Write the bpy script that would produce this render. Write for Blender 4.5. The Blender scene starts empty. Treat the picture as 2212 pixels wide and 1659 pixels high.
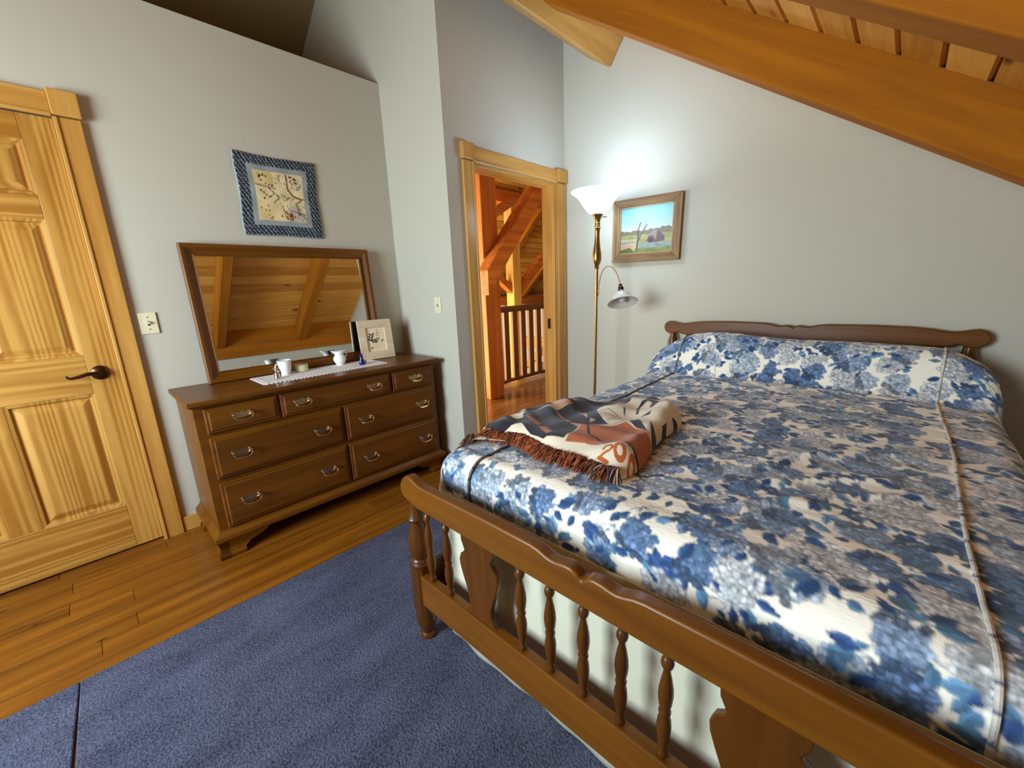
import bpy, bmesh, math, random
import numpy as np
from mathutils import Vector, Matrix

random.seed(7); rng = np.random.default_rng(7)
SC = bpy.context.scene
COL = SC.collection
PI = math.pi
R = math.radians

# ------------------------------------------------------------------ camera
CAM = (0.0, 0.0, 1.261)
YAW, PITCH, ROLL, FPX = 43.680, -13.4166, -2.265, 880.03
def cam_axes():
    y, p, r = R(YAW), R(PITCH), R(ROLL)
    F = Vector((math.cos(p)*math.cos(y), math.cos(p)*math.sin(y), math.sin(p)))
    Rt = Vector((math.sin(y), -math.cos(y), 0)); U = Rt.cross(F)
    c, s = math.cos(r), math.sin(r)
    return F, Rt*c + U*s, Rt*(-s) + U*c
_F, _R, _U = cam_axes()
cd = bpy.data.cameras.new('camera'); cam = bpy.data.objects.new('camera', cd); COL.objects.link(cam)
cd.sensor_fit = 'HORIZONTAL'; cd.sensor_width = 36.0; cd.lens = FPX*36.0/2212.0; cd.clip_start = 0.02; cd.clip_end = 100
M3 = Matrix((_R, _U, -_F)).transposed()
cam.matrix_world = Matrix.Translation(CAM) @ M3.to_4x4()
SC.camera = cam

# ------------------------------------------------------------------ world, daylight, exposure
world = bpy.data.worlds.new('world'); SC.world = world; world.use_nodes = True
wn = world.node_tree.nodes; wl = world.node_tree.links
bgn = wn['Background']
sky = wn.new('ShaderNodeTexSky'); sky.sky_type = 'NISHITA'; sky.sun_disc = False
sky.sun_elevation = R(38); sky.sun_rotation = R(200); sky.air_density = 1.0; sky.dust_density = 1.5
wl.new(sky.outputs[0], bgn.inputs[0]); bgn.inputs[1].default_value = 0.35

def area(name, loc, target, sx, sy, power, col):
    l = bpy.data.lights.new(name, 'AREA'); l.shape = 'RECTANGLE'; l.size = sx; l.size_y = sy
    l.energy = power; l.color = col
    o = bpy.data.objects.new(name, l); COL.objects.link(o); o.location = loc
    o.rotation_euler = (Vector(target)-Vector(loc)).to_track_quat('-Z', 'Y').to_euler()
    return o
# daylight through the bedroom window behind the camera and through the great-room windows
wa = area('window_sky_light', (-1.80, 1.55, 1.42), (0.6, 1.45, 0.25), 1.3, 1.3, 158, (0.60, 0.81, 1.0))
wb_ = area('window_ground_light', (-1.81, 1.55, 1.42), (0.6, 1.60, 2.6), 1.3, 1.3, 50, (1.0, 0.97, 0.70))
area('great_room_daylight', (2.15, 5.1, 0.7), (6.0, 4.7, 1.0), 2.6, 2.2, 330, (1.0, 0.90, 0.66))
SC.view_settings.view_transform = 'Standard'; SC.view_settings.look = 'None'
SC.view_settings.exposure = -0.16; SC.view_settings.gamma = 1.0; SC.view_settings.use_curve_mapping = False
SC.cycles.max_bounces = 8; SC.cycles.diffuse_bounces = 5; SC.cycles.glossy_bounces = 4
SC.cycles.transmission_bounces = 6; SC.cycles.transparent_max_bounces = 8
SC.cycles.sample_clamp_indirect = 6.0; SC.cycles.use_denoising = True
SC.cycles.caustics_reflective = False; SC.cycles.caustics_refractive = False

# ------------------------------------------------------------------ helpers
def lin(r, g, b):
    f = lambda c: (c/255/12.92) if c <= 10 else (((c/255)+0.055)/1.055)**2.4
    return (f(r), f(g), f(b), 1.0)

class MB:
    def __init__(s): s.v = []; s.f = []; s.sm = []
    def add(s, vs, fs, smooth=False):
        o = len(s.v); s.v += [tuple(v) for v in vs]
        for f in fs: s.f.append(tuple(o+i for i in f)); s.sm.append(smooth)
        return s
    def box(s, x0, x1, y0, y1, z0, z1):
        vs = [(x0,y0,z0),(x1,y0,z0),(x1,y1,z0),(x0,y1,z0),(x0,y0,z1),(x1,y0,z1),(x1,y1,z1),(x0,y1,z1)]
        return s.add(vs, [(0,3,2,1),(4,5,6,7),(0,1,5,4),(1,2,6,5),(2,3,7,6),(3,0,4,7)])
    def obox(s, c, ax, ay, az, hx, hy, hz):
        c, ax, ay, az = Vector(c), Vector(ax).normalized(), Vector(ay).normalized(), Vector(az).normalized()
        vs = [c+ax*(hx*i)+ay*(hy*j)+az*(hz*k) for k in (-1,1) for (i,j) in ((-1,-1),(1,-1),(1,1),(-1,1))]
        return s.add(vs, [(0,3,2,1),(4,5,6,7),(0,1,5,4),(1,2,6,5),(2,3,7,6),(3,0,4,7)])
    def prism(s, pts, axis, a, b, smooth=False):
        # pts: polygon of 2D points in the plane perpendicular to axis, extruded from a to b
        def mk(p, t):
            return {'x': (t, p[0], p[1]), 'y': (p[0], t, p[1]), 'z': (p[0], p[1], t)}[axis]
        n = len(pts); vs = [mk(p, a) for p in pts]+[mk(p, b) for p in pts]
        fs = [tuple(range(n))[::-1], tuple(range(n, 2*n))]+[(i, (i+1) % n, n+(i+1) % n, n+i) for i in range(n)]
        return s.add(vs, fs, smooth)
    def lathe(s, prof, c=(0,0,0), n=24, axis=(0,0,1), close=True):
        ax = Vector(axis).normalized(); t = Vector((1,0,0)) if abs(ax.x) < .9 else Vector((0,1,0))
        u = ax.cross(t).normalized(); w = ax.cross(u); c = Vector(c)
        vs = []; fs = []
        for r, z in prof:
            for k in range(n):
                a = 2*PI*k/n; vs.append(c+ax*z+u*(r*math.cos(a))+w*(r*math.sin(a)))
        m = len(prof)
        for i in range(m-1):
            for k in range(n):
                fs.append((i*n+k, i*n+(k+1) % n, (i+1)*n+(k+1) % n, (i+1)*n+k))
        if close:
            fs.append(tuple(range(n))[::-1]); fs.append(tuple((m-1)*n+k for k in range(n)))
        return s.add(vs, fs, True)
    def tube(s, pts, r, n=8, taper=None):
        pts = [Vector(p) for p in pts]; vs = []; fs = []; m = len(pts); up = None
        for i, p in enumerate(pts):
            d = (pts[min(i+1, m-1)]-pts[max(i-1, 0)]).normalized()
            if up is None:
                t = Vector((0,0,1)) if abs(d.z) < .9 else Vector((1,0,0)); up = d.cross(t).normalized()
            up = (up-d*up.dot(d)).normalized(); w = d.cross(up)
            rr = r if taper is None else r*taper[i]
            for k in range(n):
                a = 2*PI*k/n; vs.append(p+up*(rr*math.cos(a))+w*(rr*math.sin(a)))
        for i in range(m-1):
            for k in range(n):
                fs.append((i*n+k, i*n+(k+1) % n, (i+1)*n+(k+1) % n, (i+1)*n+k))
        fs.append(tuple(range(n))[::-1]); fs.append(tuple((m-1)*n+k for k in range(n)))
        return s.add(vs, fs, True)
    def ball(s, c, rx, ry=None, rz=None, n=16, m=10):
        ry = ry or rx; rz = rz or rx; vs = []; fs = []
        for i in range(m+1):
            ph = -PI/2+PI*i/m
            for k in range(n):
                a = 2*PI*k/n; vs.append((c[0]+rx*math.cos(ph)*math.cos(a), c[1]+ry*math.cos(ph)*math.sin(a), c[2]+rz*math.sin(ph)))
        for i in range(m):
            for k in range(n): fs.append((i*n+k, i*n+(k+1) % n, (i+1)*n+(k+1) % n, (i+1)*n+k))
        return s.add(vs, fs, True)
    def build(s, name, mat, parent=None, off=(0,0,0), bevel=0.0, smooth=None, seg=2):
        me = bpy.data.meshes.new(name)
        me.from_pydata([(v[0]-off[0], v[1]-off[1], v[2]-off[2]) for v in s.v], [], s.f)
        me.polygons.foreach_set('use_smooth', s.sm if smooth is None else [smooth]*len(s.f))
        me.update()
        bm = bmesh.new(); bm.from_mesh(me); bmesh.ops.remove_doubles(bm, verts=bm.verts, dist=1e-6)
        bmesh.ops.recalc_face_normals(bm, faces=bm.faces); bm.to_mesh(me); bm.free()
        if any(s.sm) and smooth is None: me.set_sharp_from_angle(angle=R(42))
        if mat: me.materials.append(mat)
        return link(name, me, parent, bevel, seg)

def link(name, me, parent=None, bevel=0.0, seg=2):
    o = bpy.data.objects.new(name, me); COL.objects.link(o)
    if parent: o.parent = parent
    if bevel:
        b = o.modifiers.new('bevel', 'BEVEL'); b.width = bevel; b.segments = seg; b.limit_method = 'ANGLE'; b.angle_limit = R(40)
    return o
def tag(o, label, cat, group=None, kind=None):
    o['label'] = label; o['category'] = cat
    if group: o['group'] = group
    if kind: o['kind'] = kind
    return o
def thing(name, label, cat, loc=(0,0,0), group=None, kind=None):
    o = bpy.data.objects.new(name, None); COL.objects.link(o); o.location = loc; o.empty_display_size = .05
    return tag(o, label, cat, group, kind)
def struct(o, label, cat): return tag(o, label, cat, kind='structure')
def dup(o, loc=None, parent=None):
    c = o.copy(); COL.objects.link(c)
    if parent: c.parent = parent
    if loc is not None: c.location = loc
    return c

# ------------------------------------------------------------------ materials
def nodes(name):
    m = bpy.data.materials.new(name); m.use_nodes = True
    nt = m.node_tree; b = nt.nodes['Principled BSDF']
    return m, nt, b
def N(nt, t, **kw):
    n = nt.nodes.new(t)
    for k, v in kw.items():
        if hasattr(n, k): setattr(n, k, v)
        else: n.inputs[k.replace('_', ' ')].default_value = v
    return n
def ramp(nt, stops):
    n = nt.nodes.new('ShaderNodeValToRGB'); e = n.color_ramp.elements
    while len(e) < len(stops): e.new(0.5)
    for i, (p, c) in enumerate(stops): e[i].position = p; e[i].color = c
    return n
def plain(name, col, rough=0.6, metal=0.0, bump=0.0, bscale=200.0, var=0.0, spec=0.5):
    m, nt, b = nodes(name); L = nt.links
    b.inputs['Base Color'].default_value = col; b.inputs['Roughness'].default_value = rough
    b.inputs['Metallic'].default_value = metal; b.inputs['Specular IOR Level'].default_value = spec
    tc = N(nt, 'ShaderNodeTexCoord')
    if var:
        nz = N(nt, 'ShaderNodeTexNoise', Scale=3.0); L.new(tc.outputs['Object'], nz.inputs['Vector'])
        lo = tuple(c*(1-var) for c in col[:3])+(1,); hi = tuple(min(1, c*(1+var)) for c in col[:3])+(1,)
        rp = ramp(nt, [(.3, lo), (.7, hi)]); L.new(nz.outputs[0], rp.inputs[0]); L.new(rp.outputs[0], b.inputs['Base Color'])
    if bump:
        nz = N(nt, 'ShaderNodeTexNoise', Scale=bscale, Detail=3.0); L.new(tc.outputs['Object'], nz.inputs['Vector'])
        bp = N(nt, 'ShaderNodeBump', Strength=bump, Distance=0.002); L.new(nz.outputs[0], bp.inputs['Height']); L.new(bp.outputs[0], b.inputs['Normal'])
    return m
def wood(name, dark, light, axis='x', scale=1.0, rough=0.45, knots=0.0, knotcol=None, coat=0.0, ring=0.5, vary=0.12, knot_scale=1.6, freq=46.0, lng=.16, gain=1.0, con=.22):
    """grain runs along `axis`; every object gets its own cut of the grain and its own tone"""
    dark = tuple(c*gain for c in dark[:3])+(1,); light = tuple(c*gain for c in light[:3])+(1,)
    m, nt, b = nodes(name); L = nt.links
    tc = N(nt, 'ShaderNodeTexCoord'); oi = N(nt, 'ShaderNodeObjectInfo')
    mul = N(nt, 'ShaderNodeVectorMath', operation='SCALE'); mul.inputs[0].default_value = (13.1, 7.7, 5.3)
    L.new(oi.outputs['Random'], mul.inputs['Scale'])
    add = N(nt, 'ShaderNodeVectorMath', operation='ADD'); L.new(tc.outputs['Object'], add.inputs[0]); L.new(mul.outputs[0], add.inputs[1])
    g = {'x': (1.0, 14, 14), 'y': (14, 1.0, 14), 'z': (14, 14, 1.0)}[axis]
    mp = N(nt, 'ShaderNodeMapping'); mp.inputs['Scale'].default_value = tuple(a*scale for a in g); L.new(add.outputs[0], mp.inputs[0])
    n1 = N(nt, 'ShaderNodeTexNoise', Scale=1.6, Detail=4.0, Roughness=0.6, Distortion=0.5); L.new(mp.outputs[0], n1.inputs['Vector'])
    g2 = {'x': (lng, 4.5, 4.5), 'y': (4.5, lng, 4.5), 'z': (4.5, 4.5, lng)}[axis]
    mp2 = N(nt, 'ShaderNodeMapping'); mp2.inputs['Scale'].default_value = tuple(a*scale for a in g2); L.new(add.outputs[0], mp2.inputs[0])
    n2 = N(nt, 'ShaderNodeTexNoise', Scale=1.2, Detail=1.0); L.new(mp2.outputs[0], n2.inputs['Vector'])
    sn = N(nt, 'ShaderNodeMath', operation='MULTIPLY'); sn.inputs[1].default_value = freq; L.new(n2.outputs[0], sn.inputs[0])
    si = N(nt, 'ShaderNodeMath', operation='SINE'); L.new(sn.outputs[0], si.inputs[0])
    ma = N(nt, 'ShaderNodeMath', operation='MULTIPLY_ADD'); ma.inputs[1].default_value = 0.17*ring; L.new(si.outputs[0], ma.inputs[0]); L.new(n1.outputs[0], ma.inputs[2])
    rv = N(nt, 'ShaderNodeMath', operation='MULTIPLY_ADD'); rv.inputs[1].default_value = vary*2; L.new(oi.outputs['Random'], rv.inputs[0])
    sb = N(nt, 'ShaderNodeMath', operation='SUBTRACT'); sb.inputs[1].default_value = vary; L.new(ma.outputs[0], sb.inputs[0]); L.new(sb.outputs[0], rv.inputs[2])
    rp = ramp(nt, [(.5-con, dark), (.5+con, light)]); L.new(rv.outputs[0], rp.inputs[0])
    out = rp.outputs[0]
    if knots:
        gk = {'x': (.55, 1.5, 1.5), 'y': (1.5, .55, 1.5), 'z': (1.5, 1.5, .55)}[axis]
        mk = N(nt, 'ShaderNodeMapping'); mk.inputs['Scale'].default_value = tuple(a*knot_scale for a in gk); L.new(add.outputs[0], mk.inputs[0])
        vo = N(nt, 'ShaderNodeTexVoronoi', Scale=2.2); L.new(mk.outputs[0], vo.inputs['Vector'])
        kr = ramp(nt, [(0.03*knots, (1,1,1,1)), (0.085*knots, (0,0,0,1))]); L.new(vo.outputs['Distance'], kr.inputs[0])
        mx = N(nt, 'ShaderNodeMix', data_type='RGBA'); L.new(kr.outputs[0], mx.inputs[0]); L.new(out, mx.inputs[6])
        mx.inputs[7].default_value = knotcol or tuple(c*.25 for c in dark[:3])+(1,); out = mx.outputs[2]
    L.new(out, b.inputs['Base Color']); b.inputs['Roughness'].default_value = rough; b.inputs['Specular IOR Level'].default_value = 0.28
    if coat: b.inputs['Coat Weight'].default_value = coat; b.inputs['Coat Roughness'].default_value = 0.18
    bp = N(nt, 'ShaderNodeBump', Strength=0.12, Distance=0.002); L.new(n1.outputs[0], bp.inputs['Height']); L.new(bp.outputs[0], b.inputs['Normal'])
    return m
def woodset(name, dark, light, **kw):
    return {a: wood(name+'_'+a, dark, light, axis=a, **kw) for a in 'xyz'}
def painted(name, rough=0.85, bump=0.3, bscale=400.0, stretch=(1,1,1), sheen=0.0, spec=0.3):
    m, nt, b = nodes(name); L = nt.links
    at = N(nt, 'ShaderNodeAttribute', attribute_name='paint'); L.new(at.outputs['Color'], b.inputs['Base Color'])
    b.inputs['Roughness'].default_value = rough; b.inputs['Specular IOR Level'].default_value = spec
    if sheen: b.inputs['Sheen Weight'].default_value = sheen
    tc = N(nt, 'ShaderNodeTexCoord'); mp = N(nt, 'ShaderNodeMapping'); mp.inputs['Scale'].default_value = stretch; L.new(tc.outputs['Object'], mp.inputs[0])
    nz = N(nt, 'ShaderNodeTexNoise', Scale=bscale, Detail=2.0); L.new(mp.outputs[0], nz.inputs['Vector'])
    bp = N(nt, 'ShaderNodeBump', Strength=bump, Distance=0.003); L.new(nz.outputs[0], bp.inputs['Height']); L.new(bp.outputs[0], b.inputs['Normal'])
    return m

W = plain('wall_paint', lin(193, 188, 173), 0.9, bump=0.10, bscale=260, spec=0.2)
PINE = woodset('pine', lin(186, 126, 50), lin(220, 168, 88), rough=0.4, knots=0.55, knotcol=lin(92, 45, 12), ring=0.6, vary=0.05, coat=0.12, gain=.86, con=.3)
DOORP = woodset('pine_door', lin(172, 114, 40), lin(212, 158, 76), rough=0.42, ring=1.0, vary=0.08, coat=0.12, freq=120.0, lng=.05, gain=.80)
BEAM = woodset('beam', lin(152, 84, 0), lin(184, 110, 6), rough=0.85, knots=0.6, knotcol=lin(70, 30, 8), ring=0.25, vary=0.06, scale=.7, gain=.84)
BOARD = wood('ceiling_board', lin(172, 108, 30), lin(228, 168, 80), axis='x', rough=0.6, knots=1.5, knotcol=lin(76, 34, 10), ring=0.15, vary=0.30, knot_scale=1.7, scale=1.5, con=.46)
FLOOR = wood('floor_plank', lin(100, 54, 8), lin(162, 98, 22), axis='x', rough=0.4, knots=0.7, knotcol=lin(58, 26, 8), ring=0.5, vary=0.06, coat=0.15, knot_scale=2.2, gain=.78, con=.3)
HALLF = wood('hall_plank', lin(100, 58, 24), lin(150, 96, 50), axis='x', rough=0.3, ring=0.5, vary=0.08, coat=0.2)
DRESS = woodset('maple_dark', lin(108, 60, 5), lin(146, 86, 12), rough=0.4, ring=0.3, vary=0.04, coat=0.15, scale=.8, gain=.62)
BEDW = woodset('maple_bed', lin(104, 58, 5), lin(136, 80, 10), rough=0.38, ring=0.25, vary=0.04, coat=0.10, scale=.8, gain=.70)
BEDW['z'] = wood('maple_bed_turned', lin(104, 56, 5), lin(136, 78, 10), axis='z', rough=0.32, ring=0.25, vary=0.04, coat=0.2, scale=.8, gain=.48)
TIMB = woodset('hall_timber', lin(168, 84, 22), lin(214, 126, 48), rough=0.6, knots=0.7, knotcol=lin(66, 26, 6), ring=0.4, vary=0.06, scale=.7)
PALEB = wood('sunlit_board', lin(216, 196, 130), lin(236, 222, 160), axis='x', rough=.6, ring=.3, vary=.04)  # pale tone puts the sunlight on the dormer boards into their colour
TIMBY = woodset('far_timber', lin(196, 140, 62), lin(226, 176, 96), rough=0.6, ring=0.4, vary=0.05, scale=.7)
BRASS = plain('antique_brass', lin(150, 118, 70), 0.32, 1.0)
PULLM = plain('pull_brass', lin(206, 180, 138), 0.24, 1.0)
BRONZE = plain('dark_bronze', lin(84, 62, 44), 0.3, 1.0)
SILVER = plain('silver', lin(205, 200, 195), 0.12, 1.0)
WHITE = plain('white_porcelain', lin(238, 238, 240), 0.12)
IVORY = plain('ivory_plastic', lin(222, 214, 180), 0.35)
DARKP = plain('dark_slot', lin(60, 52, 40), 0.5)
SKIRT = plain('cream_cotton', lin(208, 202, 178), 0.95, bump=0.35, bscale=500, var=0.04)
MATT = plain('mattress_white', lin(225, 225, 222), 0.95)

# ------------------------------------------------------------------ room constants
YW, XG, YL, XW, YK, XB = 2.766, 1.709, 2.112, 2.916, -0.80, -1.75
SL = 0.667; CE = 1.90; YR = 2.90                      # roof underside z = CE + SL*y up to the ridge
roof = lambda y: CE+SL*y if y <= YR else CE+SL*YR-SL*(y-YR)
TH = math.atan(SL); ct, st = math.cos(TH), math.sin(TH)
XE = 10.4; YE = 7.25

# ---- floor and its planks
fl = MB().box(XB, XE, YK, YL+1.62, -0.25, -0.012).build('floor', FLOOR)
struct(fl, 'reddish brown wooden plank floor of the bedroom and hall', 'floor')
def planks(y0, y1, x0, x1, wd, mat, parent):
    y = y0; r = 0
    while y < y1-1e-4:
        wy = min(wd, y1-y); x = x0-random.uniform(0, 1.2)
        while x < x1:
            ln = random.uniform(1.1, 2.3); a, b2 = max(x, x0), min(x+ln, x1)
            if b2-a > .05:
                m = MB().box(a+.0006, b2-.0006, y+.0008, y+wy-.0008, -.012, 0)
                c = ((a+b2)/2, y+wy/2, 0)
                o = m.build('plank', mat, parent, off=c, bevel=.0012, seg=1); o.location = c
            x += ln
        y += wy; r += 1
planks(1.32, YW+.03, XB, XG, 0.094, FLOOR, fl)
planks(YL+.0, 3.72, XG+.13, 5.6, 0.13, HALLF, fl)

# ---- walls
wl_ = MB()
wl_.box(.107, XG+.12, YW, YW+.1, 0, 2.623).box(XB, -.78, YW, YW+.1, 0, 2.623).box(-.78, .107, YW, YW+.1, 2.05, 2.623)
struct(wl_.build('wall_left', W), 'pale grey painted wall behind the dresser, open above its top', 'wall')
struct(MB().box(XB, XG, YW+.1, 4.7, 2.50, 2.615).build('ceiling_closet', W), 'flat closet top behind the left wall', 'ceiling')
struct(MB().prism([(YL, 0), (4.7, 0), (4.7, roof(4.7)+.05), (YR, roof(YR)+.05), (YL, roof(YL)+.05)], 'x', XG, XG+.13).box(XG+.06, XG+.13, 2.9, 7.2, -2.6, 5.0).build('wall_far', W),
       'pale grey return wall beside the dresser with a light switch', 'wall')
wh = MB()
wh.box(XG+.13, 1.914, YL, YL+.12, 0, 3.4).box(2.794, XE, YL, YL+.12, 0, 3.4).box(1.914, 2.794, YL, YL+.12, 2.04, 3.4)
struct(wh.build('wall_hall', W), 'pale lilac grey wall around the open doorway', 'wall')
struct(MB().prism([(YK-.1, 0), (YL, 0), (YL, roof(YL)+.05), (YK-.1, roof(YK-.1)+.05)], 'x', XW, XW+.12).build('wall_bed', W),
       'pale grey wall behind the headboard and floor lamp', 'wall')
kw = MB().box(XB, XW, YK-.1, YK, 0, 1.45).build('wall_knee', W)
struct(kw, 'low white knee wall under the sloping ceiling', 'wall')
for k in range(2):
    MB().box(XB+.02, XW-.01, YK, YK+.03, 1.03+k*.175, 1.20+k*.175).build('plate_board', BEAM['x'], kw, bevel=.004)
wb = MB(); wy0, wy1, wz0, wz1 = .92, 2.18, .76, 2.06
wb.prism([(YK-.1, 0), (wy0, 0), (wy0, roof(wy0)+.05), (YK-.1, roof(YK-.1)+.05)], 'x', XB-.12, XB)
wb.prism([(wy1, 0), (4.7, 0), (4.7, roof(4.7)+.05), (YR, roof(YR)+.05), (wy1, roof(wy1)+.05)], 'x', XB-.12, XB)
wb.box(XB-.12, XB, wy0, wy1, 0, wz0).prism([(wy0, wz1), (wy1, wz1), (wy1, roof(wy1)+.05), (wy0, roof(wy0)+.05)], 'x', XB-.12, XB)
struct(wb.build('wall_window', W), 'pale gable wall with a window', 'wall')
wf = MB()
for a in ((wy0, wy0+.05, wz0, wz1), (wy1-.05, wy1, wz0, wz1)): wf.box(XB-.09, XB-.02, a[0], a[1], a[2], a[3])
for a in ((wy0, wy1, wz0, wz0+.05), (wy0, wy1, wz1-.05, wz1), (wy0, wy1, 1.39, 1.43)): wf.box(XB-.085, XB-.025, *a)
struct(wf.build('window_1', PINE['z']), 'pine window frame in the gable wall', 'window')

# ---- ceiling: sloping boards, rafters and purlin
ce = MB()
ce.prism([(YK-.1, roof(YK-.1)+.03), (YR, roof(YR)+.03), (YR, roof(YR)+.2), (YK-.1, roof(YK-.1)+.2)], 'x', XB-.12, XE)
ce.prism([(YR, roof(YR)+.03), (4.8, roof(4.8)+.03), (4.8, roof(4.8)+.2), (YR, roof(YR)+.2)], 'x', XB-.12, XG+.13)
ceil = ce.build('ceiling', BOARD); struct(ceil, 'knotty pine board ceiling sloping down over the bed with heavy rafters', 'ceiling')
bw = 0.1383
hexp = [(0.0095, 0), (bw-.0095, 0), (bw-.0038, .010), (bw-.0038, .026), (.0038, .026), (.0038, .010)]
def board_mesh(x0, x1):
    m = MB()
    pts = []
    for u, n in hexp: pts.append((u*ct-n*st*1.0, u*st+n*ct))     # (y, z) measured uphill from the board's lower edge
    m.prism(pts, 'x', x0, x1); return m
b0 = board_mesh(XB, XW).build('board', BOARD, ceil)
y = YK; n = 0
while y < YR-.06:
    o = b0 if n == 0 else dup(b0, parent=ceil)
    o.location = (0, y, roof(y)); y += bw*ct; n += 1
def rafter(x0, x1):
    c = 1.676; ya, yb = YK-.02, 1.66
    m = MB().prism([(ya, c+SL*ya), (yb, c+SL*yb), (yb-.11, CE+.005+SL*(yb-.11)), (ya-.11, CE+.005+SL*(ya-.11))], 'x', x0, x1)
    return m.build('rafter', BEAMR, ceil, bevel=.006)

# grain along the slope: rotate object coordinates
BEAMR = BEAM['y'].copy(); BEAMR.name = 'beam_rafter'
for nd in BEAMR.node_tree.nodes:
    if nd.type == 'TEX_COORD': tcn = nd
    if nd.type == 'VECT_MATH' and nd.operation == 'ADD': addn = nd
rotn = BEAMR.node_tree.nodes.new('ShaderNodeMapping'); rotn.inputs['Rotation'].default_value = (-TH, 0, 0)
BEAMR.node_tree.links.new(tcn.outputs['Object'], rotn.inputs[0]); BEAMR.node_tree.links.new(rotn.outputs[0], addn.inputs[0])
rafter(2.105, 2.225); rafter(1.135, 1.235); rafter(.165, .265); rafter(-.805, -.705)
pa, pb = (1.885, 2.843), (1.709, 2.726)
dp = .262
MB().prism([pa, pb, (pb[0]-dp*st, pb[1]+dp*ct), (pa[0]-dp*st, pa[1]+dp*ct)], 'x', XB, XW-.002).build('purlin', PINE['x'], ceil, bevel=.012)

struct(MB().prism([(YR-.0, roof(YR)-.002), (4.7, roof(4.7)-.002), (4.7, roof(4.7)+.028), (YR, roof(YR)+.028)], 'x', XB, XG).build('ceiling_slope', plain('recess_shade_brown', lin(140, 118, 78), .8)), 'shadowed brown slope above the closet top', 'ceiling')  # sheet under the slab, its brown darkened to carry the recess shade
# ---- baseboards
bb = MB().box(.192, XG-.001, YW-.014, YW-.0005, 0, .085).build('baseboard_left', PINE['x'], bevel=.004)
struct(bb, 'narrow pine baseboard along the left wall', 'baseboard')
bb = MB().box(XW-.014, XW-.0005, YK, YL-.002, 0, .085).build('baseboard_bed', PINE['y'], bevel=.004)
struct(bb, 'pine baseboard along the wall behind the bed', 'baseboard')
bb = MB().box(XG-.014, XG-.0005, YL, YW-.016, 0, .085).build('baseboard_far', PINE['y'], bevel=.004)
struct(bb, 'short pine baseboard beside the dresser', 'baseboard')

# ---- casings
def casing(name, label, plane, xo0, xi0, xi1, xo1, top, htop, jamb):
    root = thing(name, label, 'door trim', (0, 0, 0), kind='structure')
    y1 = plane-.0005; y0 = plane-.022
    if xo0 is not None:
        MB().box(xo0, xi0, y0, y1, 0, top).build('side_casing', PINE['z'], root, bevel=.003)
        MB().box(xi0-.012, xi0+.004, y0-.006, y0+.004, 0, top-.001).build('casing_bead', PINE['z'], root, bevel=.004)
        MB().box(xo0-.006, xi0+.004, plane-.036, y1, top+.004, htop+.012).build('corner_block', PINE['z'], root, bevel=.004)
    MB().box(xi1, xo1, y0, y1, 0, top).build('side_casing', PINE['z'], root, bevel=.003)
    MB().box(xi1-.004, xi1+.012, y0-.006, y0+.004, 0, top-.001).build('casing_bead', PINE['z'], root, bevel=.004)
    MB().box(xi1-.004, xo1+.006, plane-.036, y1, top+.004, htop+.012).build('corner_block', PINE['z'], root, bevel=.004)
    MB().box(xi0+.004, xi1-.004, y0, y1, top, htop).build('head_casing', PINE['x'], root, bevel=.003)
    MB().box(xi0+.004, xi1-.004, y0-.006, y0+.004, top-.004, top+.012).build('casing_bead', PINE['x'], root, bevel=.004)
    if jamb:
        MB().box(xi0-.0, xi0+.018, plane+.001, plane+.125, 0, top-.001).build('jamb', PINE['z'], root, bevel=.002)
        MB().box(xi1-.018, xi1+.0, plane+.001, plane+.125, 0, top-.001).build('jamb', PINE['z'], root, bevel=.002)
        MB().box(xi0+.018, xi1-.018, plane+.001, plane+.125, top-.019, top-.001).build('jamb', PINE['x'], root, bevel=.002)
        MB().box(xi1-.021, xi1-.0185, plane+.055, plane+.085, .90, .985).build('strike_plate', BRONZE, root, bevel=.001)
    return root
t1 = casing('trim_1', 'pine casing with corner block around the six-panel door', YW, -.875, -.785, .107, .191, 2.045, 2.138, False)
MB().box(-.784, .1065, YW+.034, YW+.099, .0005, .0112).build('gap_filler', FLOOR, t1)  # strip added under the leaf so the gap stays dark
MB().box(-.784, .1065, YW+.041, YW+.099, .0113, 2.044).build('leak_blocker', plain('gap_shade', lin(60, 44, 26), .9), t1)  # added sheet behind the leaf, blocks leaking light; dark colour stands for shade
casing('trim_2', 'pine casing with square corner blocks around the open doorway', YL, 1.832, 1.914, 2.794, 2.905, 2.04, 2.128, True)

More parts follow.
